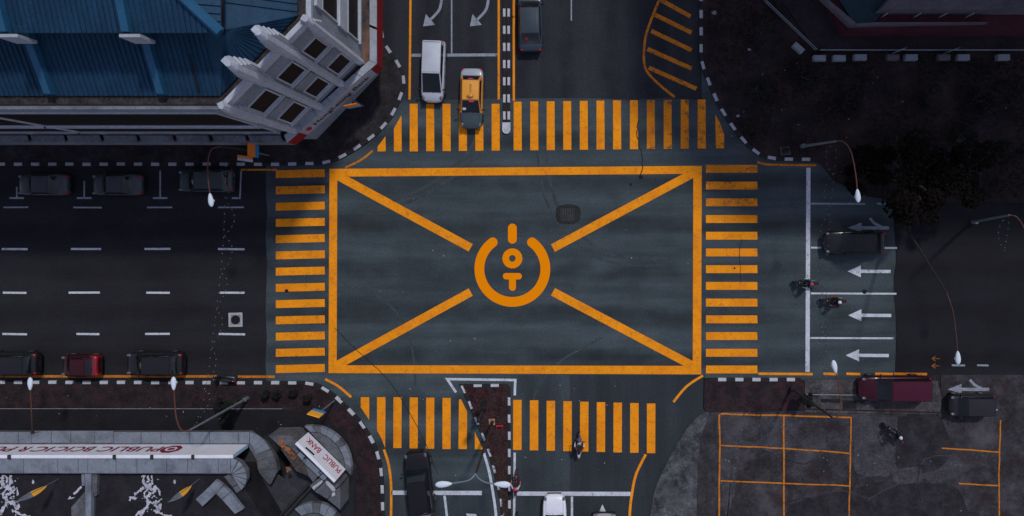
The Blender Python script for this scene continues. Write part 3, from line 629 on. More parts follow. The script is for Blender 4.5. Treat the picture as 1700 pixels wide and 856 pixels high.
# canopy round the foot of the building
can_o = G([(-900, 245), (518, 245), (651, 128), (651, -900)])
prism('canopy_slab', can_o+[P(629, -900), P(629.7, 124.2), P(527.2, 231.3), P(-900, 231.3)], 3.25, 4.25, M['rust_roof'], nwb)
f_o = offset(can_o, -.14); f_i = offset(can_o, .0); c_i = offset(can_o, .34)
for i, m in ((0, 'dull_trim'), (1, 'sign_grey'), (2, 'red_sign')):
    prism('fascia', [f_o[i], f_o[i+1], f_i[i+1], f_i[i]], 3.15, 4.66, M[m], nwb)
cop_pts = [[can_o[0], can_o[1]], [can_o[1], can_o[2]], [can_o[2], can_o[3]]]
for i in range(3):
    a, b = Vector(f_o[i]), Vector(f_o[i+1]); c, d = Vector(c_i[i]), Vector(c_i[i+1])
    n = (6 if i == 1 else 0)
    if i != 1:
        Lx = (b-a).length; n = int(Lx/2.4)
    for k in range(n):
        t0, t1 = k/n, (k+1)/n-.004
        q = [a.lerp(b, t0), a.lerp(b, t1), c.lerp(d, t1), c.lerp(d, t0)]
        if min(p.x for p in q) < -42 and i == 0 or (i == 2 and max(p.y for p in q) > 24): continue
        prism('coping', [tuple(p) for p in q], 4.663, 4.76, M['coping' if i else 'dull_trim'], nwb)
# sign on the cut corner
A = Vector((*f_o[1], 0)); B = Vector((*f_o[2], 0)); ru = (B-A).normalized(); nn = ru.cross(Vector((0, 0, 1)))
Ls = (B-A).length
def on_sign(t, z, off=.0): return A+ru*(Ls*t)+Vector((0, 0, z))+nn*off
for t0, t1 in ((.0, .13), (.93, 1.0)):
    v = [on_sign(t0, 3.16, .012), on_sign(t1, 3.16, .012), on_sign(t1, 4.62, .012), on_sign(t0, 4.62, .012)]
    obj('sign_end', v, [(0, 1, 2, 3)], M['red_sign'], nwb)
v = [on_sign(.195+.025*math.cos(k*math.pi/4+.39), 3.9+.42*math.sin(k*math.pi/4+.39), .014) for k in range(8)]
obj('sign_emblem', v, [tuple(range(8))], M['bank_bright'], nwb)
text('sign_lettering', 'HongLeong Bank', on_sign(.25, 3.55), ru, (0, 0, 1), .62, M['ink'], nwb, .014, bold=.012, width=Ls*.62)
# windows of the cut corner and of the two fronts
WA = Vector((*wall_line[1], 0)); WB = Vector((*wall_line[2], 0)); wu = (WB-WA).normalized(); wn = wu.cross(Vector((0, 0, 1))); WL = (WB-WA).length
def window(o_, u_, n_, s0, s1, z0, z1, m='dark_glass', panel=True):
    f = MB(); t = .09
    def fr(a, b, c, d, p0=.0, p1=.09):
        q = [o_+u_*x+Vector((0, 0, z))+n_*y for y in (p0, p1) for x, z in ((a, c), (b, c), (b, d), (a, d))]
        f.add(q, [(4, 5, 6, 7), (0, 1, 5, 4), (1, 2, 6, 5), (2, 3, 7, 6), (3, 0, 4, 7)])
    fr(s0, s1, z0, z0+t); fr(s0, s1, z1-t, z1); fr(s0, s0+t, z0+t, z1-t); fr(s1-t, s1, z0+t, z1-t)
    w_ = f.build('window', M['frame'], nwb)
    q = [o_+u_*x+Vector((0, 0, z))+n_*.03 for x, z in ((s0+t, z0+t), (s1-t, z0+t), (s1-t, z1-t), (s0+t, z1-t))]
    obj('pane', q, [(0, 1, 2, 3)], M[m], w_)
    f = MB(); fr(s0-.12, s1+.12, z0-.14, z0-.004, .0, .2); f.build('sill', M['pillar'], w_)
    return w_
for s0, s1 in ((.075, .31), (.43, .635), (.745, .945)):
    a, b = s0*WL, s1*WL
    window(WA, wu, wn, a, b, 10.0, 12.15); window(WA, wu, wn, a, b, 5.9, 8.1)
    f = MB()
    for z0, z1, p in ((8.55, 9.6, .05), (8.75, 9.4, .09)):
        q = [WA+wu*x+Vector((0, 0, z))+wn*y for y in (0, p) for x, z in ((a, z0), (b, z0), (b, z1), (a, z1))]
        f.add(q, [(4, 5, 6, 7), (0, 1, 5, 4), (1, 2, 6, 5), (2, 3, 7, 6), (3, 0, 4, 7)])
    f.build('wall_panel', M['wall'], nwb)
sA = Vector((*wall_line[1], 0)); su = Vector((-1, 0, 0)); sn = Vector((0, -1, 0))
sA0 = Vector((*P(-60, 231), 0)); sL = (sA-sA0).length
x = 0.35
edges = [sL-.9]
k = 0
xx = sL-1.0
while xx > 0:
    x0 = max(0, xx-13.6)
    window(sA0, Vector((1, 0, 0)), sn, x0, xx, 7.6, 12.75); window(sA0, Vector((1, 0, 0)), sn, x0, xx+.0, 4.6, 7.0)
    xx = x0-.15
eA = Vector((*wall_line[2], 0))
yy = 1.1
for k in range(3):
    window(eA, Vector((0, 1, 0)), Vector((1, 0, 0)), yy, yy+5.6, 9.5, 12.2); window(eA, Vector((0, 1, 0)), Vector((1, 0, 0)), yy, yy+5.6, 5.3, 7.6)
    for z0, z1, p in ((7.9, 9.2, .14), (12.5, 13.3, .16)):
        f = MB(); f.add([eA+Vector((y_, yv, z)) for y_ in (0, p) for yv, z in ((yy-.1, z0), (yy+5.7, z0), (yy+5.7, z1), (yy-.1, z1))], [(4, 5, 6, 7), (0, 1, 5, 4), (1, 2, 6, 5), (2, 3, 7, 6), (3, 0, 4, 7)])
        f.build('wall_panel', M['pillar'], nwb)
    if k: MB().box((eA.x+.25, eA.y+yy-.12, 9.2), (.5, .42, 9.8)).build('pillar', M['pillar'], nwb)
    yy += 5.85
# pillars: shaft with a chamfered front, stepped fluted head
def pillar(pos, zt, wd=.95, dp=.8, ang=None, fins=True, z0=4.26):
    u = wu; n = wn
    if ang is not None: n = Vector((math.cos(ang), math.sin(ang), 0)); u = Vector((0, 0, 1)).cross(n)*-1; u = Vector((-n.y, n.x, 0))
    def sect(h, d0, d1, c=.2):
        return [pos+u*x+n*y for x, y in ((-h, d0), (-h, d1-c), (-h+c, d1), (h-c, d1), (h, d1-c), (h, d0))]
    m = MB()
    m.prism([(p.x, p.y) for p in sect(wd/2, -.25, dp)], z0, zt)
    m.prism([(p.x, p.y) for p in sect(wd/2, -.25, dp)], zt+.001, zt+.5, top=[(p.x, p.y) for p in sect(wd*.30, -.12, dp*.66, .1)])
    o = m.build('pillar', M['pillar'], nwb)
    if fins:
        f = MB()
        for s_ in (-1, 1):
            for k in range(3):
                x0 = s_*(wd/2+k*.085); x1 = s_*(wd/2+(k+1)*.085-.01)
                d = dp*(.55-.16*k)
                q = [pos+u*x+n*y for x, y in ((x0, -.3), (x0, d), (x1, d), (x1, -.3))]
                f.prism([(p.x, p.y) for p in q], max(z0, zt-4.2+k*.3), zt-.45*(k+1))
        f.build('fluting', M['pillar'], o)
def wp(t): return WA+wu*(WL*t)
pillar(wp(.37)-wn*.15, 16.6, .50, .58); pillar(wp(.69)-wn*.15, 16.6, .50, .58)
pillar(wp(.02)-wn*.1, 13.9, .5, .4, ang=R(-62)); pillar(wp(.98)-wn*.1, 13.9, .5, .4, ang=R(-30))

# ---------------------------------------------------------------- south-west building (bank with canopies)
swb = empty('bank_building', (*P(300, 800), .13), 'grey bank building with long pale canopies and rounded corners', 'building')
C1, C2 = 4.0, 6.0                          # heights of the two canopies
def Q(pts, z): return PP(pts, z)
prism('canopy_base', Q([(-300, 718), (413, 718), (440, 737), (456, 760), (461, 782), (447, 803), (430, 772), (411, 740), (-300, 740)], C1), C1-.5, C1-.06, M['panel_d'], swb)
xs = [-80, -28, 30, 52, 85, 117, 157, 188, 234, 267, 314, 347.5, 395.5, 414]
for a, b in zip(xs, xs[1:]):
    dy = -1.2 if 40 < a < 180 else .6
    mt = 'panel'
    prism('canopy_panel', Q([(a+.7, 716.5+dy), (b-.2, 716.5+dy), (b-.2, 735.5+dy*.5), (a+.7, 735.5+dy*.5)], C1), C1-.055, C1+random.uniform(-.01, .01), M[mt], swb)
fo = smooth_path([(414.8, 717), (432, 725), (446, 741), (456, 760), (460, 780), (449, 804)], 6)
fi = smooth_path([(414.8, 736), (420, 742), (424, 752), (427, 768), (430, 783), (446, 803)], 6)
nfan = 9
for k in range(nfan):
    i0 = round(k*(len(fo)-1)/nfan); i1 = round((k+1)*(len(fo)-1)/nfan)
    def g_(pp, a, b, e): return [pp[j] for j in range(a, b+1)]
    top_, bot_ = g_(fo, i0, i1, 0), g_(fi, i0, i1, 0)
    sh = .035
    top2 = [(top_[0][0]+(top_[-1][0]-top_[0][0])*sh, top_[0][1]+(top_[-1][1]-top_[0][1])*sh)]+top_[1:]
    bot2 = [(bot_[0][0]+(bot_[-1][0]-bot_[0][0])*sh, bot_[0][1]+(bot_[-1][1]-bot_[0][1])*sh)]+bot_[1:]
    prism('canopy_panel', Q(top2+bot2[::-1], C1), C1-.055, C1+random.uniform(-.008, .008), M['panel' if k < 4 else 'panel_d'], swb)
MBs = MB().ell((*P(372, 727, C1+.01), C1+.003), (.8, .38, .004)); MBs.build('stain', M['soot'], swb, smooth=True)
# long sign standing on the first canopy
y_front = P(0, 737, C1)[1]
sx0 = P(-300, 737, C1)[0]; sx1 = P(411, 737, C1)[0]
sg = empty('bank_sign', (sx1, y_front, C1), 'long white fascia sign with dark red PUBLIC lettering on the canopy', 'sign')
MB().box(((sx0+sx1)/2, y_front-.12, C1+1.05), (sx1-sx0, .22, 2.06)).build('sign_box', M['sign_white'], sg)
prism('sign_edge', [(sx1+.003, y_front-.24), (sx1+.03, y_front-.24), (sx1+.03, y_front), (sx1+.003, y_front)], C1+.03, C1+2.1, mat('blue_sign_edge', (.30, .46, .56), .6, .08), sg)
def sign_x(px, z): return P(px, 745, z)[0]
zm = C1+.55; cap = .92
def word(body, px_r, px_l):        # the board faces north: its reading direction runs west in the photograph
    x_r = sign_x(px_r, zm+.4); x_l = sign_x(px_l, zm+.4)
    text('lettering', body, (x_r, y_front, zm), (-1, 0, 0), (0, 0, 1), cap, M['bank_red'], sg, .012, bold=.012, width=abs(x_r-x_l))
word('PUBLIC', 268, 166); word('BC', 155, 123); word('IC', 119, 92); word('IC', 86, 57); word('R', 48, 33); word('PUBLIC', 24, -78)
ex = sign_x(285, zm+.4)
def octo(r, ry, off, m, n=8):
    obj('emblem', [(ex-r*math.cos(k*2*math.pi/n+.39), y_front+off, zm+cap/2+ry*math.sin(k*2*math.pi/n+.39)) for k in range(n)], [tuple(range(n))], m, sg)
octo(.68, .74, .012, M['bank_red']); octo(.40, .40, .016, M['sign_white']); octo(.24, .24, .02, M['bank_red'])
for px in (18, 192, 254, 322): MB().box((P(px, 756, 6)[0], y_front-.12, C1+2.14), (.16, .26, .12)).build('bracket', M['dark_metal'], sg)
# second canopy behind the sign
prism('canopy_base', Q([(-300, 761), (383, 761), (398, 768), (408, 782), (409, 796), (401, 813), (383, 787), (-300, 786)], C2), C2-.5, C2-.06, M['panel_d'], swb)
xs = [-100, -40, 38.5, 95.5, 129.5, 145.5, 192.5, 227, 276.5, 311, 362, 382.5]
for a, b in zip(xs, xs[1:]):
    prism('canopy_panel', Q([(a+.7, 759.5+(-.8 if 30 < a < 150 else .6)), (b-.2, 759.5+(-.8 if 30 < a < 150 else .6)), (b-.2, 785), (a+.7, 785)], C2), C2-.055, C2+random.uniform(-.01, .01), M['panel'], swb)
arc = smooth_path([(383.2, 760), (396, 766), (405, 777), (409, 790), (407, 803), (401, 813)], 6)
for k in range(6):
    i0, i1 = k*5, (k+1)*5
    p = [arc[j] for j in range(i0, i1+1)]
    p[0] = (p[0][0]*.96+p[1][0]*.04, p[0][1]*.96+p[1][1]*.04)
    prism('canopy_panel', Q([(383.6+k*.5, 786+k*.8)]+p[(1 if k else 0):], C2), C2-.055, C2+random.uniform(-.008, .008), M['panel'], swb)
for px, w_ in ((135, 6),): pass
# flat terrace with upstand ridges
prism('terrace', Q([(-300, 787), (398, 787), (410, 815), (460, 900), (460, 1500), (-300, 1500)], 5.5), .13, 5.5, M['terrace'], swb)
prism('ridge', Q([(141, 786), (151, 786), (151, 900), (143, 900)], 5.9), 5.5, 5.9, M['panel'], swb)
prism('ridge', Q([(152, 786), (161, 786), (161, 822), (152, 826)], 5.75), 5.5, 5.75, M['panel_d'], swb)
prism('ridge', Q([(152, 826.5), (159, 823), (157, 900), (152, 900)], 5.6), 5.5, 5.6, M['deck'], swb)
prism('ridge', Q([(118, 842), (142, 815), (142, 880), (120, 880)], 5.58), 5.5, 5.58, M['panel_d'], swb)
prism('ridge', Q([(135, 786), (140.5, 786), (140.5, 806), (136, 806)], 5.7), 5.5, 5.7, M['panel'], swb)
mb = MB()
def splash(ox):
    def blob(x, y, a, b):
        n = 9; pts = Q([(ox+x+a*random.uniform(.6, 1.2)*math.cos(k*2*math.pi/n), y+b*random.uniform(.6, 1.2)*math.sin(k*2*math.pi/n)) for k in range(n)], 5.51)
        mb.add([(p[0], p[1], 5.504+len(mb.v)*1e-6) for p in pts][::-1], [tuple(range(n))])
    def limb(pts, w0):
        pl = Q(wob([(ox+x, y) for x, y in pts], .55, 5), 5.51); n = len(pl)
        oa = [offset(pl, w0/S/2*q) for q in (.35, .6, .9, 1.25, 1.7)]; ob_ = [offset(pl, -w0/S/2*q) for q in (.35, .6, .9, 1.25, 1.7)]
        a = [random.choice(oa)[i] for i in range(n)]; b = [random.choice(ob_)[i] for i in range(n)]; z = 5.504+len(mb.v)*1e-6
        mb.add([(x, y, z) for x, y in a+b], [(i, n+i, n+i+1, i+1) for i in range(n-1)])
    limb([(-6, 789), (-7, 797), (-5, 804), (1, 809), (10, 812)], 4); limb([(7, 789), (8, 798), (6, 804), (-2, 807), (-6, 800)], 4)
    limb([(10, 808), (14, 811), (9, 818), (2, 820), (-1, 828), (3, 833), (10, 834), (20, 832)], 4); limb([(2, 834), (-6, 846), (-12, 858)], 4)
    limb([(18, 812), (20, 822)], 2.5); limb([(13, 833), (15, 842), (20, 845), (21, 836)], 4); limb([(-6, 808), (-14, 815), (-22, 822)], 3); limb([(-30, 829), (-26, 826), (-18, 827)], 4)
    limb([(10, 848), (18, 850), (27, 855), (40, 857)], 3); blob(45, 800, 2.5, 4)
    limb([(6, 826), (13, 823)], 2); limb([(0, 812), (-5, 820), (-4, 827)], 2.2); limb([(-1, 790), (2, 796), (0, 801)], 2.5); limb([(-10, 846), (-20, 858)], 3); limb([(17, 834), (24, 828)], 2)
    for k in range(26): blob(random.uniform(-10, 20), random.uniform(788, 855), random.uniform(.4, 1.6), random.uniform(.4, 1.6))
splash(10); splash(245)
tag(mb.build('pale_squiggle', M['print'], swb), kind='stuff')  # irregular pale marks lying on the dark terrace
mb = MB()
for pts in ([(136, 806), (122, 821)],): pass
ms = [Q(wob([(135, 807), (128, 815), (122, 820)], .4, 3), 5.52)]
ribbon('pale_streak', ms[0], .14, 5.506, M['print'], swb); sheet('pale_streak', Q([(112, 829), (116, 823), (118, 826), (125, 825), (119, 828)], 5.52), 5.507, M['print'], swb)
# L-shaped pale slabs and the diagonal terrace
L3 = 5.9
def slabs(name, polys, z, m, th=.25):
    th = z-3.19 if name == 'corner_slab' else th
    for p in polys: prism(name, Q(p, z), z-th, z+random.uniform(-.01, .01), M[m] if isinstance(m, str) else m, swb)
slabs('terrace_slab', [[(347.5, 807.5), (358, 796.5), (370, 805), (358.5, 819.2)], [(347, 808), (357.8, 819.8), (336, 840.5), (325, 828.5)], [(359.2, 819.6), (370.6, 806), (382, 817), (368, 828.2)], [(368.6, 829), (382.6, 817.6), (404, 845), (390, 853)], ], L3, 'panel')
slabs('terrace_slab', [[(372, 791), (381, 786.5), (395, 803), (386, 808)], [(386.5, 809), (395.5, 804), (402, 812), (393, 818)]], L3-.2, 'panel_d')
prism('lower_terrace', Q([(384, 786), (415, 742), (432, 772), (447, 806), (470, 800), (500, 725), (520, 728), (570, 800), (566, 850), (560, 1500), (390, 1500), (396, 860)], 3.2), .13, 3.2, M['deck'], swb)
deck_p = [(395, 800, 440, 760), ]
d2 = mat('deck_slab', (.039, .043, .049), .9, .2, 1, .25, 7, stain=(.024, .025, .028), stain_scale=.6, stain_amt=.6)
for i in range(5):
    for j in range(5):
        cx, cy = 452+i*24-j*21, 800+i*19+j*22
        a = [(cx, cy-21), (cx+23.2, cy-2), (cx+2, cy+19.5), (cx-21, cy-.5)]
        cc = (sum(p[0] for p in a)/4, sum(p[1] for p in a)/4)
        if 405 < cc[0] < 560 and cc[1] < 890 and cc[0]-cc[1] < -300 and not (cc[0] > 480 and cc[1] > 815 and cc[0] > 520): prism('deck_slab', Q(a, 3.26), 3.2, 3.25+random.uniform(-.012, .012), d2, swb)
MB().tube([(*P(463, 858, 3.6), 3.6), (*P(516, 800, 3.6), 3.6)], .09, 6).build('pipe', M['dark_metal'], swb)
MB().tube([(*P(470, 862, 3.6), 3.6), (*P(520, 806, 3.6), 3.6)], .07, 6).build('pipe', M['dark_metal'], swb)
# corner plinth, rusty and stained
slabs('corner_slab', [[(446, 723), (484, 722.5), (478, 737), (466, 742)], [(484.6, 722.8), (502, 744), (493, 752), (472, 735)], [(502.5, 745), (516, 757), (505, 767), (493.5, 752.5)]], 5.0, 'panel_d')
slabs('corner_slab', [[(494, 753), (505, 767), (512, 790), (492, 782), (466, 745), (478, 738)]], 4.9, 'soot')
slabs('corner_slab', [[(497, 750), (507, 758.5), (502, 764.5), (493.5, 755)], [(508, 760), (537, 783.5), (529, 791), (502.5, 766)], [(537.7, 784.5), (545, 791), (538, 797.5), (530, 791.8)]], 5.3, 'panel')
slabs('corner_slab', [[(546, 792), (564, 806), (557, 811), (539, 798)], [(530, 793), (538.5, 799), (522, 815), (514, 806)], [(539, 800), (556, 814), (543, 828), (523, 816)], [(557, 813), (565, 808), (565, 846), (544, 829)], [(512, 790), (505, 768), (528, 790), (520, 800)]], 5.0, 'panel_d')
for c in (((462, 730), (470, 729), (474, 738), (484, 748), (490, 756), (485, 758), (474, 747), (464, 740)), ((474, 776), (480, 775), (483, 780), (477, 784)), ((484, 755), (492, 757), (488, 764), (482, 760))):
    sheet('rust_mark', Q(wob(list(c)+[c[0]], 1.5, 4)[:-1], 5.03), 5.03+random.uniform(0, .004), M['rust'], swb)
for c in (((540, 800), (545, 798), (556, 812), (552, 815)), ((519, 808), (533, 797), (535, 800), (521, 812)), ((550, 820), (554, 817), (557, 822), (553, 824))):
    sheet('pale_mark', Q(wob(list(c)+[c[0]], .9, 3)[:-1], 5.03), 5.034+random.uniform(0, .004), M['concrete_l'], swb)
# curved canopy under the corner sign
def fan(outer, inner, n, z, m, z0=.4, gap=.05):
    fo, fi = smooth_path(outer, 8), smooth_path(inner, 8)
    ao, Lo = resample(fo, 1); ai, Li = resample(fi, 1)
    for k in range(n):
        t0, t1 = (k+gap/2)/n, (k+1-gap/2)/n; tm = (t0+t1)/2
        prism('canopy_panel', Q([ao(Lo*t0), ao(Lo*tm), ao(Lo*t1), ai(Li*t1), ai(Li*tm), ai(Li*t0)], z), z-z0, z+random.uniform(-.008, .008), M[m[k % len(m)]], swb)
fan([(505, 707.5), (528, 708), (550, 717), (568, 733), (579, 753), (583, 775), (582, 789)], [(515, 716.5), (530, 718), (545, 725), (559, 738), (569, 755), (573, 772), (573, 778)], 10, 4.0, ['panel', 'panel_d', 'panel', 'panel'])
prism('canopy_top', Q([(515, 717.2), (530, 718.6), (544.6, 725.6), (558.4, 738.6), (568.3, 755.4), (572.4, 772), (572, 777)], 3.95), 3.6, 3.95, M['panel_d'], swb)
fan([(489, 845), (505, 837), (525, 835), (545, 840), (560, 856), (568, 880)], [(500, 856), (512, 852), (525, 851), (536, 855), (545, 865), (550, 885)], 7, 4.0, ['panel', 'panel', 'panel_d'])
prism('canopy_top', Q([(501, 857), (512, 853), (525, 852), (535, 856), (544, 866), (549, 886), (520, 930)], 3.95), 3.3, 3.95, M['panel_d'], swb)
# corner sign, PUBLIC BANK, facing north-east
cs = empty('corner_sign', (*P(543, 748, C1), C1), 'white PUBLIC BANK sign board across the rounded corner canopy', 'sign')
a = Vector((*P(512, 717, C1), C1)); b = Vector((*P(574, 778.5, C1), C1)); u = (b-a).normalized(); n_ = Vector((0, 0, 1)).cross(u)
n_ = n_ if (n_.y > 0) else -n_
v = [a, b, b-n_*.2, a-n_*.2]
prism('sign_box', [(p.x, p.y) for p in v], C1+.02, C1+2.0, M['sign_white'], cs)
Lc = (b-a).length
o_ = b-u*(Lc*.05)+Vector((0, 0, .45)); text('lettering', 'PUBLIC', o_, -u, (0, 0, 1), .72, M['bank_bright'], cs, .012, bold=.012, width=Lc*.42)
o_ = b-u*(Lc*.58)+Vector((0, 0, .45)); text('lettering', 'BANK', o_, -u, (0, 0, 1), .72, M['bank_bright'], cs, .012, bold=.012, width=Lc*.33)
for t in (.3, .68):
    p = a.lerp(b, t)-n_*.3
    MB().tube([(p.x, p.y, C1-.3), (p.x, p.y, C1+2.3)], .04, 6).build('bracket', M['dark_metal'], cs)
q = a.lerp(b, .25)+n_*.012+Vector((0, 0, 1.75))
obj('mark', [q+u*x+Vector((0, 0, z)) for x, z in ((-.25, -.12), (.5, -.2), (.5, .02), (-.25, .1))], [(0, 1, 2, 3)] if True else None, M['ink'], cs)
ss = empty('lower_sign', (*P(428, 856, 4.5), 3.2), 'white sign corner with red emblem at the bottom edge by the deck', 'sign')
prism('sign_box', Q([(421, 846), (433, 857), (412, 880), (400, 868)], 5.2), 3.26, 5.2, M['sign_white'], ss)
sheet('emblem', Q([(421, 852.5), (426, 854), (427, 860), (420, 862), (416, 858)], 5.21), 5.204, M['bank_bright'], ss)
# feather flags on the terrace
def flag(px, py, label):
    b = Vector((*P(px, py, 5.5), 5.5)); e = empty('feather_flag', b, label, 'flag', 'leaf shaped flags on the dark terrace')
    MB().tube([b, b+Vector((0, 0, 3.6))], .025, 6).build('pole', M['grey_metal'], e)
    n = 12; L_ = []; R_ = []
    d = Vector((.62, -.78, 0)).normalized()
    vs = []; mi = []
    for k in range(n+1):
        t = k/n; wdt = .27*math.sin(math.pi*min(1, t*.97+.03))**.8; z = 1.0+2.6*t
        vs += [b+Vector((0, 0, z))+d*.03-d*wdt*.5, b+Vector((0, 0, z))+d*wdt]
    fs = [(2*k, 2*k+1, 2*k+3, 2*k+2) for k in range(n)]
    mb = MB(); mb.add(vs, [f for i, f in enumerate(fs) if i >= 6], 0); mb.add(vs, [f for i, f in enumerate(fs) if i < 6], 1)
    mb.build('sail', [M['panel'], M['amber']], e)
flag(97.0, 795, 'orange and grey leaf shaped flag on the terrace left of the pale ridge')
flag(331.5, 795, 'orange and grey leaf shaped flag on the terrace nearest the pale slabs')

# ---------------------------------------------------------------- north-east plaza building
plaza = tag(prism('plaza', G([(1255, -60), (1353, 86), (3200, 86), (3200, -900), (1255, -900)]), -.02, .3, M['ne_dark']), kind='structure')
neb = empty('tower_building', (*P(1560, -60), .3), 'dark tower building with red terrace behind the plaza kerb', 'building')
tw = G([(1257, -255), (1459, -40), (3200, -40), (3200, -1200), (1257, -1200)])
prism('tower', tw, .3, 30, M['ne_wall'], neb)
prism('terrace', Q([(1385, -40), (1418, 44), (2600, 38), (2600, -120), (1385, -120)], 3), .3, 3.0, M['ne_red'], neb)
prism('roof_sheet', Q([(1462, 15), (1484, -10), (2600, -10), (2600, 15)], 4.2), 3.0, 4.2, M['ne_grey'], neb)
prism('glass_roof', Q([(1375, -30), (1419, 40), (1452, 36), (1486, -5), (1486, -60)], 3.3), 3.0, 3.3, M['ne_teal'], neb)
prism('coping', Q([(1364, -4), (1372, -4), (1422, 38), (1414, 43)], 3.5), 3.0, 3.5, M['ne_grey'], neb)
prism('coping', Q([(1415, 43), (1422, 38.5), (1455, 36.5), (1640, 36), (1640, 38), (1455, 41)], 3.45), 3.0, 3.45, M['ne_grey'], neb)
MB().tube([(*P(1272, 0, .9), .9), (*P(1357, 82, .9), .9)], .035, 6).build('rail', M['grey_metal'], neb)
MB().tube([(*P(1268, 0, .5), .5), (*P(1354, 83, .5), .5)], .03, 6).build('rail', M['grey_metal'], neb)
MB().tube([(*P(1362, 82.5, .5), .5), (*P(1760, 82.5, .5), .5)], .045, 6).build('rail', M['block'], neb)
for px in (1462, 1516, 1558, 1602):
    b = Vector((*P(px, 29, 3), 3.0)); MB().tube([b, b+Vector((0, 0, 1.0))], .05, 6).build('post', M['block'], neb)
BL = ['pale concrete block leftmost in the row by the plaza corner', 'pale concrete block second from the plaza corner', 'pale concrete block third from the plaza corner', 'dull grey block below the left notice board', 'pale concrete block just right of the left notice board', 'dull grey block below the right notice board', 'pale concrete block just right of the right notice board', 'pale concrete block nearest the right photo edge', '', 'pale concrete block turned diagonally at the plaza corner']
def block(px, py, rz, m, i):
    p = P(px, py, .5); o = MB()
    x, y, h, bv = .45, .22, .42, .03
    o.prism([(-x, -y), (x, -y), (x, y), (-x, y)], 0, h-bv); o.prism([(-x, -y), (x, -y), (x, y), (-x, y)], h-bv+.0005, h, top=[(-x+bv, -y+bv), (x-bv, -y+bv), (x-bv, y-bv), (-x+bv, y-bv)])
    ob = o.build('concrete_block', M[m], None); ob.location = (*p, PT); ob.rotation_euler = (0, 0, rz)
    return tag(ob, BL[i], 'block', 'concrete blocks along the plaza edge')
for i, (px, m) in enumerate(((1361, 'block'), (1394, 'block'), (1429, 'block'), (1483, 'ne_grey'), (1513.5, 'block'), (1568, 'ne_grey'), (1600, 'block'), (1666.5, 'block'))): block(px, 96 if i < 2 else 94.5, 0, m, i)
block(1326, 79, R(-42), 'block', 9)
for px, lb in ((1487, 'small grey board standing at the plaza edge nearer the corner'), (1573, 'small grey board standing at the plaza edge farther right')):
    e = empty('notice_board', (*P(px, 88, .3), .3), lb, 'sign')
    a = Vector((*P(px-7, 89.5, .7), 0)); b = Vector((*P(px+7, 84.5, .7), 0))
    d = Vector((0, .03, 0))
    prism('board', [(a.x, a.y), (b.x, b.y), (b.x+d.x, b.y+d.y), (a.x, a.y+.03)], .7, 1.75, M['block'], e)
    for q in (a.lerp(b, .15), a.lerp(b, .85)): MB().tube([(q.x, q.y+.05, .3), (q.x, q.y+.05, .8)], .03, 6).build('leg', M['dark_metal'], e)

# ---------------------------------------------------------------- street lamps
def lamp_head(parent, c, d, ln=.9, wd=.38):
    d = Vector(d).normalized(); a = math.atan2(d.y, d.x); Mx = Matrix.Rotation(a, 3, 'Z')
    m = MB(); m.ell((0, 0, 0), (ln/2, wd/2, .12), 0, 14, 8)
    vs = []
    for v in m.v:
        t = (v[0]/(ln/2)+1)/2; k = .62+.5*t if t < .8 else 1.0
        q = Mx @ Vector((v[0], v[1]*k, v[2])); vs.append(tuple(q+Vector(c)))
    m.v = vs
    h = m.build('lamp_head', M['lamp_white'], parent, smooth=True)
    MB().ell((c[0]+d.x*.06, c[1]+d.y*.06, c[2]-.09), (.2, .14, .06), 0, 10, 6).build('lens', M['lamp_lens'], h, smooth=True)
def street_lamp(base, top_px, z, arm, head, label, pole_m='grey_metal', arm_m='rust_metal', grp='street lamps along the roads', thin=.04):
    bx, by = P(*base); e = empty('street_lamp', (bx, by, PT), label, 'street lamp', grp)
    t = Vector((*P(*top_px, z), z))
    t0 = Vector((bx, by, PT))
    m = MB().tube([t0, t0.lerp(t, .5), t], [.11, .085, .06], 8); m.tube([t0, t0+Vector((0, 0, .5))], .16, 8); m.build('pole', M[pole_m], e)
    pts = [t]+[Vector((*P(*q, z+.25), z+.25)) for q in arm]+[Vector((*P(*head, z+.3), z+.3))]
    MB().tube([Vector(p) for p in smooth_path([tuple(p) for p in pts], 5)], thin, 6).build('arm', M[arm_m], e)
    d = pts[-1]-pts[-2]; d.z = 0
    lamp_head(e, pts[-1]+d.normalized()*.25, d)
    return e
street_lamp((438, 252), (366, 243), 8, [(352, 247), (346, 262), (345, 290)], (349, 325), 'street lamp with white head over the grey car on the left road', 'dark_metal')
street_lamp((1330, 243), (1388, 234), 7.5, [(1400, 235), (1412, 250), (1420, 285)], (1423.5, 318), 'street lamp on the dark verge with its head beyond the brown tree')
street_lamp((1613, 368), (1676, 357), 7.5, [(1688, 360), (1700, 378), (1709, 410)], (1713, 450), 'street lamp at the right edge of the photo with its head out of frame')
street_lamp((1312, 643), (1383, 694), 7.5, [(1392, 690), (1396, 670), (1392, 640)], (1387, 615), 'street lamp beside the red paving with rust coloured arm reaching up', 'dark_metal')
street_lamp((1482, 345), (1572, 486), 7.5, [(1577, 500), (1583, 520), (1588, 560)], (1590, 587), 'street lamp over the dark resurfaced road with a long thin arm', 'dark_metal', thin=.028)
e = empty('street_lamp', (*P(54, 716, 4.05), 4.05), 'street lamp on a rust coloured arm fixed to the bank canopy near the left edge', 'street lamp', 'street lamps along the roads')
pts = [Vector((*P(a, b_, z), z)) for a, b_, z in ((54, 717, 4.05), (53.5, 710, 4.9), (52.5, 690, 5.5), (51.5, 665, 5.7), (50.3, 643, 5.75))]
MB().tube(smooth_path([tuple(p) for p in pts], 5), .032, 6).build('arm', M['rust_metal'], e); d = pts[-1]-pts[-2]; d.z = 0
MB().box(pts[0]+Vector((0, 0, .02)), (.2, .2, .06)).build('bracket', M['dark_metal'], e)
lamp_head(e, pts[-1]+d.normalized()*.25, d)
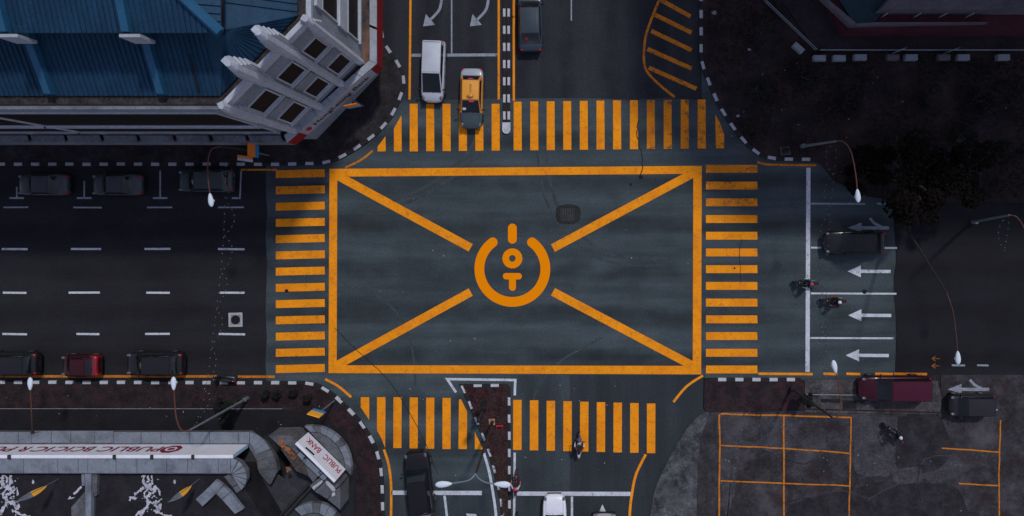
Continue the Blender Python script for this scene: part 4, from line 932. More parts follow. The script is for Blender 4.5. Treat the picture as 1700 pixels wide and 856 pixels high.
street_lamp((412, 660), (316, 713), 7.5, [(302, 714), (293, 695), (290, 665)], (288.5, 643), 'street lamp whose grey pole rises from the small dark tree')
# double lamp on the island
e = empty('street_lamp', (*P(818, 699), PT), 'double headed street lamp leaning out from the rusty base on the island', 'street lamp')
t0 = Vector((*P(818, 699), PT)); t1 = Vector((*P(790, 786, 10), 10))
MB().tube([t0, t0.lerp(t1, .5), t1], [.13, .10, .07], 8).build('pole', M['dark_metal'], e)
MB().prism(G([(812, 694), (822, 694), (822, 704), (812, 704)]), PT, PT+.05).build('base_plate', mat('rusty_base_plate', (.35, .16, .07), .8, .3, 3, .4, 8, worn=(.4, .45, .5), worn_amt=.8, worn_scale=3), e)
for arm, hd in (([(780, 796), (765, 800)], (745, 802.5)), ([(795, 794), (808, 801)], (826, 803))):
    pts = [t1]+[Vector((*P(*q, 10.2), 10.2)) for q in arm]+[Vector((*P(*hd, 10.3), 10.3))]
    MB().tube(smooth_path([tuple(p) for p in pts], 5), .045, 6).build('arm', M['grey_metal'], e)
    d = pts[-1]-pts[-2]; lamp_head(e, pts[-1]+d.normalized()*.3, d, 1.05, .44)
# strings of small bulbs between the lamps
def light_string(px_pts, label, z0=6.2, sag=1.2, step=.42):
    n = len(px_pts); pts = []
    for i, q in enumerate(px_pts):
        t = i/(n-1); z = z0-sag*math.sin(math.pi*t)
        pts.append((*P(*q, z), z))
    sp = smooth_path(pts, 6); e = empty('light_string', pts[0], label, 'string lights', 'strings of small bulbs hung across the roads')
    MB().tube(sp, .008, 4).build('cable', M['wire'], e)
    mb = MB(); acc = 0
    for i in range(len(sp)-1):
        a, b = Vector(sp[i]), Vector(sp[i+1]); L = (b-a).length; acc += L
        while acc > step:
            acc -= step; p = b+(a-b)*(acc/L); mb.ell(p-Vector((0, 0, .03)), (.025, .025, .032), 0, 5, 4)
    tag(mb.build('bulbs', M['bulb'], e), kind='stuff')
light_string([(374, 262), (384, 280), (389, 300), (380, 318), (376, 334), (385, 348), (389, 364), (382, 380), (373, 392), (382, 402), (385, 415), (380, 435), (368, 452), (377, 465), (375, 480), (366, 500), (360, 514), (368, 528), (366, 548), (352, 576), (358, 592), (355, 616), (339, 642), (346, 655), (345, 672), (322, 708)], 'wavy string of tiny bulbs crossing the left road')
light_string([(374, 262), (374, 300), (373, 340), (371, 390), (367, 440), (363, 480), (357, 530), (350, 580), (344, 630), (336, 670), (322, 708)], 'fainter straight string of tiny bulbs crossing the left road', sag=1.5, step=.55)
light_string([(1388, 236), (1374, 248), (1372, 264), (1376, 280), (1383, 289), (1374, 303), (1369, 322), (1370, 340), (1376, 356), (1367, 368), (1363, 386), (1368, 408), (1373, 420), (1363, 434), (1359, 460), (1366, 478), (1372, 487), (1360, 500), (1358, 520), (1363, 540), (1369, 548), (1361, 560), (1359, 590), (1370, 616), (1360, 632), (1360, 655), (1368, 678), (1378, 692)], 'wavy string of tiny bulbs crossing the right road by the stop line')
light_string([(1388, 236), (1388, 262), (1384, 300), (1380, 340), (1377, 380), (1375, 420), (1373, 460), (1371, 500), (1371, 550), (1373, 620), (1378, 692)], 'fainter straight string of tiny bulbs crossing the right road', sag=1.5, step=.55)
light_string([(1676, 359), (1664, 368), (1658, 384), (1660, 402), (1668, 414), (1668, 424)], 'short dangling string of tiny bulbs at the right lamp', 7.0, .3)
light_string([(1676, 359), (1674, 380), (1671, 400), (1667, 420)], 'short straight string of tiny bulbs at the right lamp', 7.0, .2)

# ---------------------------------------------------------------- traffic light on the island and other street furniture
e = empty('traffic_light', (*P(809, 661), PT), 'dark traffic light pole near the top of the triangular island', 'traffic light')
b = Vector((*P(809, 661), PT))
MB().tube([b, b+Vector((0, 0, 5.2))], .07, 8).build('pole', M['dark_metal'], e)
for dz, dy, sgn in ((2.6, .22, 1), (4.4, -.2, -1), (2.6, -.22, -1)):
    hd = MB().box((b.x, b.y+dy, b.z+dz), (.36, .2, 1.0)).build('signal_head', M['plastic'], e)
    for k in range(3):
        m = MB(); m.lathe([(.12, 0), (.13, .14)], (b.x, b.y+dy+.1*sgn, b.z+dz+.3-.3*k), 'y', 10); m.build('hood', M['plastic'], hd)
m = MB(); m.lathe([(0, .3), (.12, .3), (.16, 0)], (b.x, b.y, b.z), 'z', 12); m.build('base', M['dark_metal'], e)
rb = MB().tube([(*P(823.5, 707, .4), PT+.3), (*P(835.5, 706.5, .4), PT+.3)], .06, 8)
rb.box((*P(825, 707), PT+.15), (.06, .06, .32)); rb.box((*P(834, 706.6), PT+.15), (.06, .06, .32))
tag(rb.build('guard_rail', mat('bright_red_paint', (.42, .01, .03), .5, .1), None), 'short bright red rail lying by the rusty lamp base', 'rail')
def ad_sign(pb, p0, p1, z0, z1, label, mt='amber'):
    a = Vector((*P(*p0, z0), 0)); b = Vector((*P(*p1, z0), 0)); base = Vector((*P(*pb), PT))
    e = empty('advert_sign', base, label, 'sign', 'orange and blue advert boards')
    u = (b-a).normalized(); n = Vector((-u.y, u.x, 0))
    mid = a.lerp(b, .5)
    MB().tube([base, Vector((base.x, base.y, z0-.6)), Vector((mid.x, mid.y, z0-.1)), Vector((mid.x, mid.y, z1-.2))], .055, 8).build('pole', M['grey_metal'], e)
    n = n if (Vector((NX, NY, 0))-mid).dot(n) > 0 else -n
    zs = z0+(z1-z0)*.36
    f = lambda za, zb, mm, nm: prism(nm, [(p.x, p.y) for p in (a+n*.06, b+n*.06, b+n*.12, a+n*.12)], za, zb, M[mm], e)
    f(z0, zs-.002, 'sky_blue', 'lower_panel'); f(zs, z1, mt, 'upper_panel')
    for k in range(2):
        t0 = .12; t1 = .88; zz = zs+(z1-zs)*(.3+.3*k)
        q = [a.lerp(b, t)+n*.124+Vector((0, 0, zz+dz)) for t, dz in ((t0, 0), (t1, 0), (t1, .05), (t0, .05))]
    return e
ad_sign((556, 664), (520.5, 680), (540.6, 686), 3.2, 4.5, 'bright orange and blue advert board on pole at the lower left pavement')
ad_sign((448, 258), (427, 240), (427, 262), 3.0, 4.6, 'orange and blue advert board facing the left road by its lamp', 'amber_d')
ad_sign((604, 176), (600, 174), (579, 178), 3.2, 4.4, 'thin orange and blue advert board before the white corner building', 'amber_d')
e = empty('barrier_board', (*P(414, 268), PT), 'white and orange barrier board below the orange advert sign', 'barrier')
prism('board', G([(402, 262.5), (427, 266), (426.5, 270.5), (401.5, 267)]), PT+.55, PT+.6, M['kerb_w'], e)
prism('board', G([(402, 258), (427, 262), (426.8, 265.6), (401.8, 262.2)]), PT+.56, PT+.62, M['amber_d'], e)
for q in ((404, 264), (425, 267)): MB().tube([(*P(*q), PT), (*P(*q), PT+.56)], .03, 6).build('leg', M['dark_metal'], e)

# ---------------------------------------------------------------- plants
def leaf_cloud(mb, c, rad, n, size, rnd, m=0):
    for _ in range(n):
        while True:
            d = Vector((rnd.uniform(-1, 1), rnd.uniform(-1, 1), rnd.uniform(-1, 1)))
            if .25 < d.length < 1: break
        p = Vector(c)+Vector((d.x*rad[0], d.y*rad[1], d.z*rad[2])); s = size*rnd.uniform(.6, 1.4)
        q = Matrix.Rotation(rnd.uniform(0, 6.28), 3, 'Z') @ Matrix.Rotation(rnd.uniform(-.9, .9), 3, 'X')
        mb.add([p+q @ Vector(k) for k in ((-s*.3, -s*.6, 0), (s*.3, -s*.2, s*.1), (s*.25, s*.5, 0), (-s*.2, s*.6, s*.12))], [(0, 1, 2, 3)], m)
def tree(px, py, h, r, label, mtl='leaf_brown', dens=1.0, seed=1, name='tree', grp=None, leaf=.3):
    rnd = random.Random(seed); b = Vector((*P(px, py), PT)); e = empty(name, b, label, 'tree', grp)
    tr = MB(); top = b+Vector((rnd.uniform(-.2, .2), rnd.uniform(-.2, .2), h*.8))
    tr.tube([b, b.lerp(top, .35)+Vector((.08, .05, 0)), top], [r*.075, r*.055, r*.02], 8)
    cr = MB(); 
    for k in range(int(12)):
        a = rnd.uniform(0, 6.28); q = rnd.uniform(.35, 1)*r; st = b.lerp(top, rnd.uniform(.4, .85)); en = b+Vector((math.cos(a)*q, math.sin(a)*q, h*rnd.uniform(.6, .98)))
        tr.tube([st, st.lerp(en, .5)+Vector((0, 0, .15*r)), en], [r*.03, r*.02, r*.008], 5)
        rr = r*rnd.uniform(.22, .42)
        leaf_cloud(cr, en, (rr, rr, rr*.7), int(260*dens), leaf, rnd)
    leaf_cloud(cr, top, (r*.45, r*.45, r*.3), int(300*dens), leaf, rnd)
    tr.build('trunk', M['bark'], e, smooth=True); cr.build('crown', M[mtl], e)
    return e
tree(1462, 300, 6.0, 2.9, 'brown leafed street tree overhanging the right road by the lamp', dens=1.0, seed=3, leaf=.2)
tree(1540, 300, 5.5, 2.4, 'sparser brown tree right of the overhanging street tree', dens=.7, seed=8, leaf=.2)
tree(1395, 285, 4.2, 1.5, 'small brown tree between the kerb and the overhanging tree', dens=.6, seed=11, leaf=.18)
tree(1600, 420, .1, .1, 'x', seed=1) if False else None
tree(398, 664, 3.0, .72, 'small dark tree growing at the foot of the left pavement lamp', 'leaf_dark', .3, 5, leaf=.15)
tree(1326, 654, 1.8, .5, 'small dark shrub tree on the red paving by the lamp foot', 'leaf_dark', .3, 6, leaf=.13)
def shrub(px, py, r, h, label, seed, mtl='leaf_dark', grp=None, pot=False):
    rnd = random.Random(seed); b = Vector((*P(px, py), PT)); e = empty('shrub', b, label, 'shrub', grp)
    if pot:
        m = MB(); m.lathe([(0, 0), (.2, 0), (.27, .4), (.22, .4), (.2, .33), (0, .33)], b, 'z', 12); m.build('pot', M['dark_metal'], e)
    st = MB(); lf = MB()
    for k in range(6):
        a = rnd.uniform(0, 6.28); en = b+Vector((math.cos(a)*r*.7, math.sin(a)*r*.7, h*rnd.uniform(.6, 1)))
        st.tube([b+Vector((0, 0, .1)), b.lerp(en, .5)+Vector((0, 0, .1)), en], [.025, .018, .008], 5)
        leaf_cloud(lf, en, (r*.45, r*.45, h*.3), 60, .16, rnd)
    st.build('stem', M['bark'], e); lf.build('foliage', M[mtl], e)
    return e
G_ = 'dark potted shrubs in a row on the lower left pavement'
for i, (x, y) in enumerate(((445, 650), (465, 651), (492, 648), (516, 656))):
    shrub(x, y, .24, .75, ['potted dark shrub leftmost in the row near the lamp pole foot', 'potted dark shrub second from the lamp pole foot', 'potted dark shrub third from the lamp pole foot', 'potted dark shrub in the row nearest the curved kerb'][i], 20+i, grp=G_, pot=True)
for i, (x, y) in enumerate(((1535, 167), (1617, 168), (1402, 170), (1330, 130), (1665, 250), (1585, 235), (1250, 150))):
    shrub(x, y, .95, 1.2, ['dark shrub on the verge below the left notice board', 'dark shrub on the verge below the rightmost block', 'dark shrub on the verge below the second block', 'dark shrub on the verge below the diagonal block', 'dark shrub on the verge near the right photo edge', 'dark shrub on the verge left of the right edge shrub', 'dark shrub on the verge beside the curved kerb'][i], 40+i)
# dry grass tufts over the verge
rng = np.random.default_rng(4); N = 26000
xs = rng.uniform(1170, 1760, N); ys = rng.uniform(-30, 335, N)
dens = np.sin(xs*.021+1.3)*np.sin(ys*.033)+.6*np.sin(xs*.055+ys*.04)+rng.normal(0, .5, N)
lim = np.where(xs < 1290, np.interp(xs, [1161, 1178, 1207, 1242, 1290], [60, 130, 190, 235, 255]), np.interp(xs, [1290, 1350, 1385, 1440, 1500, 1760], [255, 258, 285, 315, 325, 328]))
inpl = (ys < 92) & (xs > 1250+(ys+60)*.67-6)
ok = (dens > -.1) & (ys < lim) & ~inpl
xs, ys = xs[ok], ys[ok]; n = len(xs)
X = NX+(xs-928)/S; Yw = NY-(ys-362)/S
an = rng.uniform(0, 6.28, n); hh = rng.uniform(.08, .3, n); ww = rng.uniform(.03, .08, n); lx = rng.normal(0, .14, n); ly = rng.normal(0, .14, n)
V = np.zeros((n, 3, 3)); V[:, 0, 0] = X-np.cos(an)*ww; V[:, 0, 1] = Yw-np.sin(an)*ww; V[:, 1, 0] = X+np.cos(an)*ww; V[:, 1, 1] = Yw+np.sin(an)*ww
V[:, 0, 2] = V[:, 1, 2] = PT-.01; V[:, 2, 0] = X+lx; V[:, 2, 1] = Yw+ly; V[:, 2, 2] = PT+hh
tag(obj('grass', V.reshape(-1, 3).tolist(), [(3*i, 3*i+1, 3*i+2) for i in range(n)], M['straw']), kind='stuff')
e = empty('utility_hatch', (*P(1302, 250), PT), 'small square utility hatch on the verge beside the kerb end', 'hatch')
prism('frame', G([(1294, 244), (1310, 243), (1311, 257), (1295, 258)]), PT, PT+.03, M['strip'], e)
prism('lid', G([(1297, 246), (1308, 245.5), (1308.5, 255), (1297.5, 255.5)]), PT+.03, PT+.045, M['soil'], e)
for (x, y, rr, lb) in ((1185, 22, .2, 'pale boulder on the verge near the hatched refuge'), (1224, 193, .14, 'small pale boulder on the verge by the worn shaded crossing stripes'), (1243, 83, .13, 'small pale boulder on the verge left of the diagonal block')):
    rnd = random.Random(int(x)); m = MB().ell((*P(x, y), PT+rr*.3), (rr, rr*.8, rr*.6), 0, 10, 7)
    m.v = [(a+rnd.uniform(-.03, .03), b_+rnd.uniform(-.03, .03), c+rnd.uniform(-.02, .02)) for a, b_, c in m.v]
    tag(m.build('boulder', M['block'], None), lb, 'stone')
mb = MB()
for _ in range(1500):
    y = random.uniform(645, 856); xl = float(np.interp(y, [637, 692, 755, 825, 860], [766, 790, 815, 832, 836])); x = random.uniform(xl, 843)
    c = P(x, y); s_ = random.uniform(.02, .06); a_ = random.uniform(0, 6.28); z = PT+random.uniform(.004, .05)
    mb.add([(c[0]+s_*k1*math.cos(a_+q), c[1]+s_*k1*math.sin(a_+q), z+random.uniform(0, .02)) for q, k1 in ((0, 1.4), (1.57, .6), (3.14, 1.4), (4.71, .6))], [(0, 1, 2, 3)])
tag(mb.build('dead_leaves', mat('dead_leaf', (.05, .034, .026), .95, .5, 8, .4, 9)), kind='stuff')
# litter: small pale scraps
lit = MB()
for _ in range(130):
    reg = random.choice(((1200, 1690, 700, 850), (1170, 1330, 100, 260), (10, 540, 640, 715), (560, 1150, 300, 600), (660, 1040, 630, 850), (1250, 1690, 110, 250)))
    x, y = random.uniform(*reg[:2]), random.uniform(*reg[2:]); c = P(x, y); s_ = random.uniform(.015, .05); z = .16 if reg[0] in (10, 1170, 1250) else .03
    lit.add([(c[0]+s_*math.cos(k*1.57+x), c[1]+s_*random.uniform(.5, 1.3)*math.sin(k*1.57+x), z+random.uniform(0, .02)) for k in range(4)], [(0, 1, 2, 3)])
tag(lit.build('litter', M['concrete_l']), kind='stuff')

# ---------------------------------------------------------------- vehicles
def grid_panel(a, b, c, d, inset, off, bulge, nu=5, nv=4):
    """panel on the quad a-b-c-d, drawn in from its edges by fractions (u0,u1,v0,v1), set proud and slightly curved"""
    a, b, c, d = map(Vector, (a, b, c, d)); n = (b-a).cross(d-a).normalized(); vs = []
    u0, u1, v0, v1 = inset
    for j in range(nv+1):
        for i in range(nu+1):
            u = u0+(1-u0-u1)*i/nu; v = v0+(1-v0-v1)*j/nv
            p = a.lerp(b, u).lerp(d.lerp(c, u), v)
            uu, vv = 2*i/nu-1, 2*j/nv-1
            vs.append(p+n*(off+bulge*(1-uu*uu)*(1-vv*vv)))
    return vs, [(j*(nu+1)+i, j*(nu+1)+i+1, (j+1)*(nu+1)+i+1, (j+1)*(nu+1)+i) for j in range(nv) for i in range(nu)]
WHEEL = {}
def wheel_meshes(r, wd):
    k = (r, wd)
    if k not in WHEEL:
        t = MB().lathe([(r*.62, -wd/2), (r*.93, -wd/2), (r, -wd*.36), (r, wd*.36), (r*.93, wd/2), (r*.62, wd/2)], (0, 0, 0), 'y', 22)
        h = MB().lathe([(0, -wd*.40), (r*.2, -wd*.42), (r*.58, -wd*.36), (r*.63, -wd*.46), (r*.63, wd*.46), (r*.58, wd*.36), (r*.2, wd*.42), (0, wd*.40)], (0, 0, 0), 'y', 22)
        def me(m, nm, mt):
            q = bpy.data.meshes.new(nm); q.from_pydata(m.v, [], m.f); q.materials.append(mt); q.polygons.foreach_set('use_smooth', [True]*len(q.polygons)); return q
        WHEEL[k] = (me(t, 'wheel', M['tyre']), me(h, 'rim', M['rim']))
    return WHEEL[k]
SEDAN = [(-.5, .50, .60, .48), (-.494, .72, .74, .38), (-.475, .86, .86, .28), (-.42, .975, .935, .22), (-.32, 1, .955, .2), (-.1, 1, .965, .2), (.1, 1, .95, .2), (.24, .995, .915, .2), (.33, .975, .875, .2), (.40, .925, .82, .2), (.445, .85, .76, .24), (.475, .74, .68, .32), (.492, .58, .60, .38), (.5, .36, .53, .43)]
BOXY = [(-.5, .70, .8, .5), (-.493, .86, .95, .36), (-.475, .965, 1.02, .28), (-.43, .99, 1.04, .22), (-.3, 1, 1.05, .2), (0, 1, 1.04, .2), (.2, 1, 1.01, .2), (.32, .985, .97, .2), (.39, .95, .92, .22), (.435, .88, .86, .25), (.468, .78, .77, .30), (.488, .64, .67, .36), (.5, .42, .58, .42)]
def car(name, label, cat, px, py, head, L, Wd, Ht, color, style='sedan', gh=(-.40, -.24, .06, .24), roofc=None, roofw=.74, hoodc=None, belt=None, group=None, rough=.3, ribs=False, rearc=None, metal=0.0, tail_m='red_lens', wiper=True, extras=None, z=.005, stretch_h=1.0):
    b = P(px, py); e = empty(name, (*b, z), label, cat, group, R(head))
    st = SEDAN if style == 'sedan' else BOXY
    h = Wd/2; body_m = paint(color, rough, metal); roof_m = paint(roofc, rough, metal) if roofc else body_m
    mb = MB(); ring = []
    for (fx, fw, zt, zb) in st:
        x = fx*L; w_ = fw*h; zt *= stretch_h; c = .022
        half = [(0, zb), (.80*w_, zb), (.97*w_, zb+.1), (w_, zb+(zt-zb)*.5), (.985*w_, zt-.13), (.95*w_, zt-.05), (.88*w_, zt-.012), (.72*w_, zt+.004), (.38*w_, zt+c), (0, zt+c*1.3)]
        full = half+[(-y, zz) for y, zz in half[-2:0:-1]]
        ring.append([(x, y, zz) for y, zz in full])
    nR = len(ring[0]); vs = [p for r_ in ring for p in r_]; fs = []
    mi = []
    for i in range(len(ring)-1):
        for k in range(nR): fs.append((i*nR+k, i*nR+(k+1) % nR, (i+1)*nR+(k+1) % nR, (i+1)*nR+k)[::-1]); mi.append((1 if (hoodc and st[i][0] >= .22) else 0) if not (rearc and st[i][0] < -.36) else 2)
    fs += [tuple(range(nR)), tuple(range((len(ring)-1)*nR+nR-1, (len(ring)-1)*nR-1, -1))]; mi += [0, 0]
    mats = [body_m, paint(hoodc, rough, metal) if hoodc else body_m, paint(rearc, rough, metal) if rearc else body_m]
    bo = obj('body', vs, fs, mats, e, True, True, mi)
    # cabin
    xr0, xr1, xf1, xf0 = [q*L for q in gh]; zb = (.93 if style == 'sedan' else 1.0)*stretch_h; zr = Ht-.03; wb, wr = h*.90, h*roofw
    lo = [(xr0, -wb, zb), (xf0, -wb*.96, zb-.03), (xf0, wb*.96, zb-.03), (xr0, wb, zb)]
    hi = [(xr1, -wr, zr), (xf1, -wr, zr), (xf1, wr, zr), (xr1, wr, zr)]
    bm = bmesh.new(); v = [bm.verts.new(q) for q in lo+hi]
    for f in ((3, 2, 1, 0), (4, 5, 6, 7), (0, 1, 5, 4), (1, 2, 6, 5), (2, 3, 7, 6), (3, 0, 4, 7)): bm.faces.new([v[i] for i in f])
    bmesh.ops.bevel(bm, geom=[ed for ed in bm.edges if max(q.co.z for q in ed.verts) > zb+.1], offset=.05, segments=2, affect='EDGES')
    me = bpy.data.meshes.new('cabin'); bm.to_mesh(me); bm.free(); me.materials.append(body_m)
    cb = bpy.data.objects.new('cabin', me); col.objects.link(cb); cb.parent = e
    pn = lambda nm, q, ins, mtl, off=.012, bl=.02, par=e: obj(nm, *grid_panel(*q, ins, off, bl), mtl, par, True, True)
    ws = pn('windshield', (lo[1], lo[2], hi[2], hi[1]), (.045, .045, .03, .05), M['glass'], bl=.05)
    rw = pn('rear_window', (lo[3], lo[0], hi[0], hi[3]), (.07, .07, .08, .09), M['glass'], bl=.04)
    for q in ((lo[0], lo[1], hi[1], hi[0]), (lo[2], lo[3], hi[3], hi[2])):
        pn('side_window', q, (.07, .52, .12, .1), M['glass'], .012, .012); pn('side_window', q, (.50, .1, .12, .1), M['glass'], .012, .012)
    rf = pn('roof', (hi[0], hi[1], hi[2], hi[3]), (.015, .015, .03, .03), roof_m, .012, .045)
    if ribs:
        for k in range(ribs if ribs is not True else 4):
            y = (-.6+1.2*k/((ribs if ribs is not True else 4)-1))*wr
            MB().box(((xr1+xf1)/2, y, zr+.045), ((xf1-xr1)*.86, .035, .03)).build('roof_rib', roof_m, rf, True)
    if wiper:
        for y0 in (-.45, .1):
            p0 = Vector(lo[1]).lerp(Vector(lo[2]), .5+y0*.5); p1 = p0+(Vector(hi[1])-Vector(lo[1]))*.28+Vector((0, .42, 0))
            MB().tube([p0+Vector((0, 0, .035)), p1+Vector((0, 0, .07))], .012, 4).build('wiper', M['plastic'], ws, True)
    def top_z(x):
        xs_ = [q[0]*L for q in st]; return float(np.interp(x, xs_, [q[2]*stretch_h for q in st]))
    gap = MB(); xb = xf0+.07
    if .43*L-xb > .35:
        pth = [(xb, y, top_z(xb)+.024-.02*abs(y/h)) for y in (-h*.70, -h*.35, 0, h*.35, h*.70)]
        gap.tube(pth, .009, 4)
        for s_ in (-1, 1): gap.tube([(x, s_*h*k, top_z(x)+.006) for x, k in ((xb, .70), (.33*L, .72), (.40*L, .70), (.43*L, .66))], .009, 4)
        gap.build('bonnet_gap', M['plastic'], bo, True)
    # lights, bumpers, plates, mirrors, handles, wheels
    fz = st[-5][2]*stretch_h
    for s_ in (-1, 1):
        MB().ell((.435*L, s_*h*.76, fz-.05), (.17, .11, .055), 0, 10, 6).build('headlight', M['clear_lens'], e, True, True)
        MB().ell((-.478*L, s_*h*.76, (.78 if style == 'sedan' else .92)*stretch_h), (.085, .12, .10), 0, 10, 6).build('taillight', M[tail_m], e, True, True)
        xm = xf0-.16*L*.35; mm = MB().ell((xm, s_*(h+.10), zb+.06), (.075, .12, .075), 0, 10, 6); mm.box((xm, s_*(h-.02), zb+.03), (.05, .14, .03)); mm.build('mirror', M['plastic'], e, True, True)
        for xh in (-.14*L, .08*L): MB().box((xh, s_*(h+.008), zb-.16), (.18, .03, .035)).build('handle', M['plastic'], e, True)
    bu = MB(); bu.box((.497*L, 0, .40), (.05, Wd*.56, .16)); bu.build('front_bumper', M['plastic'], e, True)
    bu = MB(); bu.box((-.497*L, 0, .44), (.05, Wd*.66, .14)); bu.build('rear_bumper', M['plastic'], e, True)
    MB().box((.503*L+.012, 0, .42), (.012, .48, .11)).build('number_plate', M['plate'], e, True)
    MB().box((-.503*L-.014, 0, .60), (.012, .48, .11)).build('number_plate', M['plate'], e, True)
    r = .31; wm = wheel_meshes(r, .21)
    for fx in (-.30, .31):
        for s_ in (-1, 1):
            wo = bpy.data.objects.new('wheel', wm[0]); col.objects.link(wo); wo.parent = e; wo.location = (fx*L, s_*(h-.085), r-.004)
            ri = bpy.data.objects.new('rim', wm[1]); col.objects.link(ri); ri.parent = wo
            MB().box((fx*L, s_*(h-.02), .42), (.74, .1, .5)).build('wheel_arch', M['plastic'], e, True) if False else None
    if extras: extras(e, dict(lo=lo, hi=hi, zr=zr, h=h, L=L, rf=rf, ws=ws, rw=rw, pn=pn, wr=wr))
    return e
def van_x(e, d):
    d['pn']('sunroof_seam', (d['hi'][0], d['hi'][1], d['hi'][2], d['hi'][3]), (.04, .95, .05, .05), M['plastic'], .058, .0, d['rf'])
    MB().box((-.505*d['L'], -.2, 1.25), (.06, .3, .12)).build('spoiler_lamp', M['plastic'], e, True)
car('minivan', 'silver minivan waiting over the stop line left of the taxi', 'minivan', 722.5, 122, -92, 4.55, 1.72, 1.78, (.50, .53, .58), 'boxy', (-.475, -.45, .06, .36), roofw=.78, rough=.35, extras=van_x, metal=.25)
def taxi_x(e, d):
    b = d['zr']
    m = MB().ell((d['hi'][1][0]-.25, 0, b+.12), (.13, .26, .10), 0, 12, 6); m.build('roof_sign', paint((.50, .25, .03), .4), e, True, True)
    d['pn']('sticker', (d['lo'][1], d['lo'][2], d['hi'][2], d['hi'][1]), (.42, .30, .83, .06), M['pink'], .05, .0, d['ws'])
    d['pn']('sticker', (d['lo'][1], d['lo'][2], d['hi'][2], d['hi'][1]), (.08, .75, .25, .58), M['sticker_w'], .05, .0, d['ws'])
    d['pn']('sticker', (d['lo'][3], d['lo'][0], d['hi'][0], d['hi'][3]), (.40, .36, .68, .12), M['pink'], .04, .0, d['rw'])
    for k in range(4): MB().box((d['hi'][0][0]+.35+.16*k, 0, b+.058), (.10, .16, .006)).build('roof_mark', paint((.30, .13, .01), .5), d['rf'], True)
car('taxi', 'taxi with orange roof and grey bonnet standing on the crossing', 'taxi', 785, 166, -91, 4.5, 1.70, 1.46, (.50, .20, .02), 'sedan', (-.375, -.27, .045, .25), roofc=(.74, .30, .015), hoodc=(.048, .070, .080), rearc=(.30, .33, .37), rough=.35, extras=taxi_x)
def suv_x(e, d):
    d['pn']('sticker', (d['lo'][3], d['lo'][0], d['hi'][0], d['hi'][3]), (.42, .42, .42, .42), M['teal_st'], .045, .0, d['rw'])
    d['pn']('sticker', (d['lo'][3], d['lo'][0], d['hi'][0], d['hi'][3]), (.24, .60, .40, .40), M['red_lens'], .045, .0, d['rw'])
car('suv', 'dark blue grey suv driving away with ribbed roof', 'car', 881, 37, 91, 4.75, 1.80, 1.62, (.030, .048, .064), 'sedan', (-.40, -.25, .13, .28), ribs=5, rough=.3, extras=suv_x, hoodc=(.045, .07, .09))
car('parked_car', 'dark grey saloon parked leftmost in the upper left bays', 'car', 84, 307, 180, 3.8, 1.62, 1.42, (.030, .036, .042), 'sedan', (-.34, -.20, .10, .25), rearc=(.05, .058, .064), group='cars parked along the left road')
car('parked_car', 'dark grey saloon parked between the two upper left bay marks', 'car', 205, 307, 180, 3.8, 1.62, 1.42, (.030, .036, .042), 'sedan', (-.34, -.20, .10, .25), rearc=(.05, .058, .064), group='cars parked along the left road')
car('parked_car', 'dark estate car with glassy roof parked under the upper left lamp', 'car', 350, 301, 180, 4.1, 1.68, 1.5, (.024, .034, .038), 'boxy', (-.45, -.36, .12, .28), group='cars parked along the left road', rearc=(.045, .06, .065))
car('parked_car', 'black estate car cut by the left photo edge', 'car', 30, 600, 180, 4.2, 1.72, 1.55, (.014, .014, .017), 'boxy', (-.44, -.36, .12, .30), group='cars parked along the left road', metal=.0)
car('parked_car', 'small red hatchback parked between two black cars', 'car', 146, 603, 180, 2.75, 1.60, 1.45, (.045, .003, .006), 'boxy', (-.40, -.26, .12, .32), group='cars parked along the left road', roofc=(.035, .006, .010), rearc=(.20, .005, .011), hoodc=(.035, .006, .010))
car('parked_car', 'black estate car parked nearest the left crossing', 'car', 267, 600, 180, 4.25, 1.72, 1.55, (.014, .014, .017), 'boxy', (-.44, -.36, .12, .30), group='cars parked along the left road')
car('waiting_car', 'black saloon waiting in the upper right lane at the line', 'car', 1411, 402, 180, 4.55, 1.75, 1.46, (.010, .010, .013), 'sedan', (-.42, -.30, .07, .23))
car('maroon_mpv', 'maroon people carrier pulled up on the right kerb', 'car', 1476, 640, 180, 5.3, 1.84, 1.72, (.036, .004, .010), 'boxy', (-.47, -.44, .11, .27), roofc=(.052, .005, .017), roofw=.8, rough=.3)
car('parked_van', 'dull dark van standing in the driveway right of the maroon car', 'van', 1602, 668, 180, 3.3, 1.6, 1.4, (.014, .0135, .018), 'boxy', (-.46, -.44, .18, .34), roofw=.8, rough=.6)
car('black_suv', 'black suv approaching the lower crossing stripes', 'car', 699, 795, 96.5, 4.75, 1.92, 1.68, (.010, .010, .012), 'boxy', (-.46, -.40, .08, .24), rough=.18)
car('white_car', 'white car cut by the bottom edge behind the stop line', 'car', 921, 864, 90.5, 4.5, 1.78, 1.45, (.68, .68, .74), 'sedan', (-.38, -.2, .02, .20), rough=.3)
# lorry cut by the bottom edge
e = empty('lorry', (*P(1002.5, 905), .005), 'small lorry with peach coloured cab roof at the bottom edge', 'lorry', None, R(90))
lm = paint((.72, .40, .24), .5); lw = paint((.55, .55, .58), .4)
m = MB(); m.prism([(1.0, -.82), (2.52, -.82), (2.62, -.7), (2.66, 0), (2.62, .7), (2.52, .82), (1.0, .82)], .35, 1.25); m.prism([(1.0, -.8), (2.5, -.8), (2.6, -.68), (2.64, 0), (2.6, .68), (2.5, .8), (1.0, .8)], 1.251, 1.95, top=[(1.0, -.74), (2.25, -.74), (2.3, -.6), (2.32, 0), (2.3, .6), (2.25, .74), (1.0, .74)])
cb = m.build('cab', lw, e, True)
obj('windshield', *grid_panel((2.63, -.66, 1.3), (2.63, .66, 1.3), (2.34, .6, 1.9), (2.34, -.6, 1.9), (.02, .02, .04, .04), .03, .02), M['glass'], e, True, True)
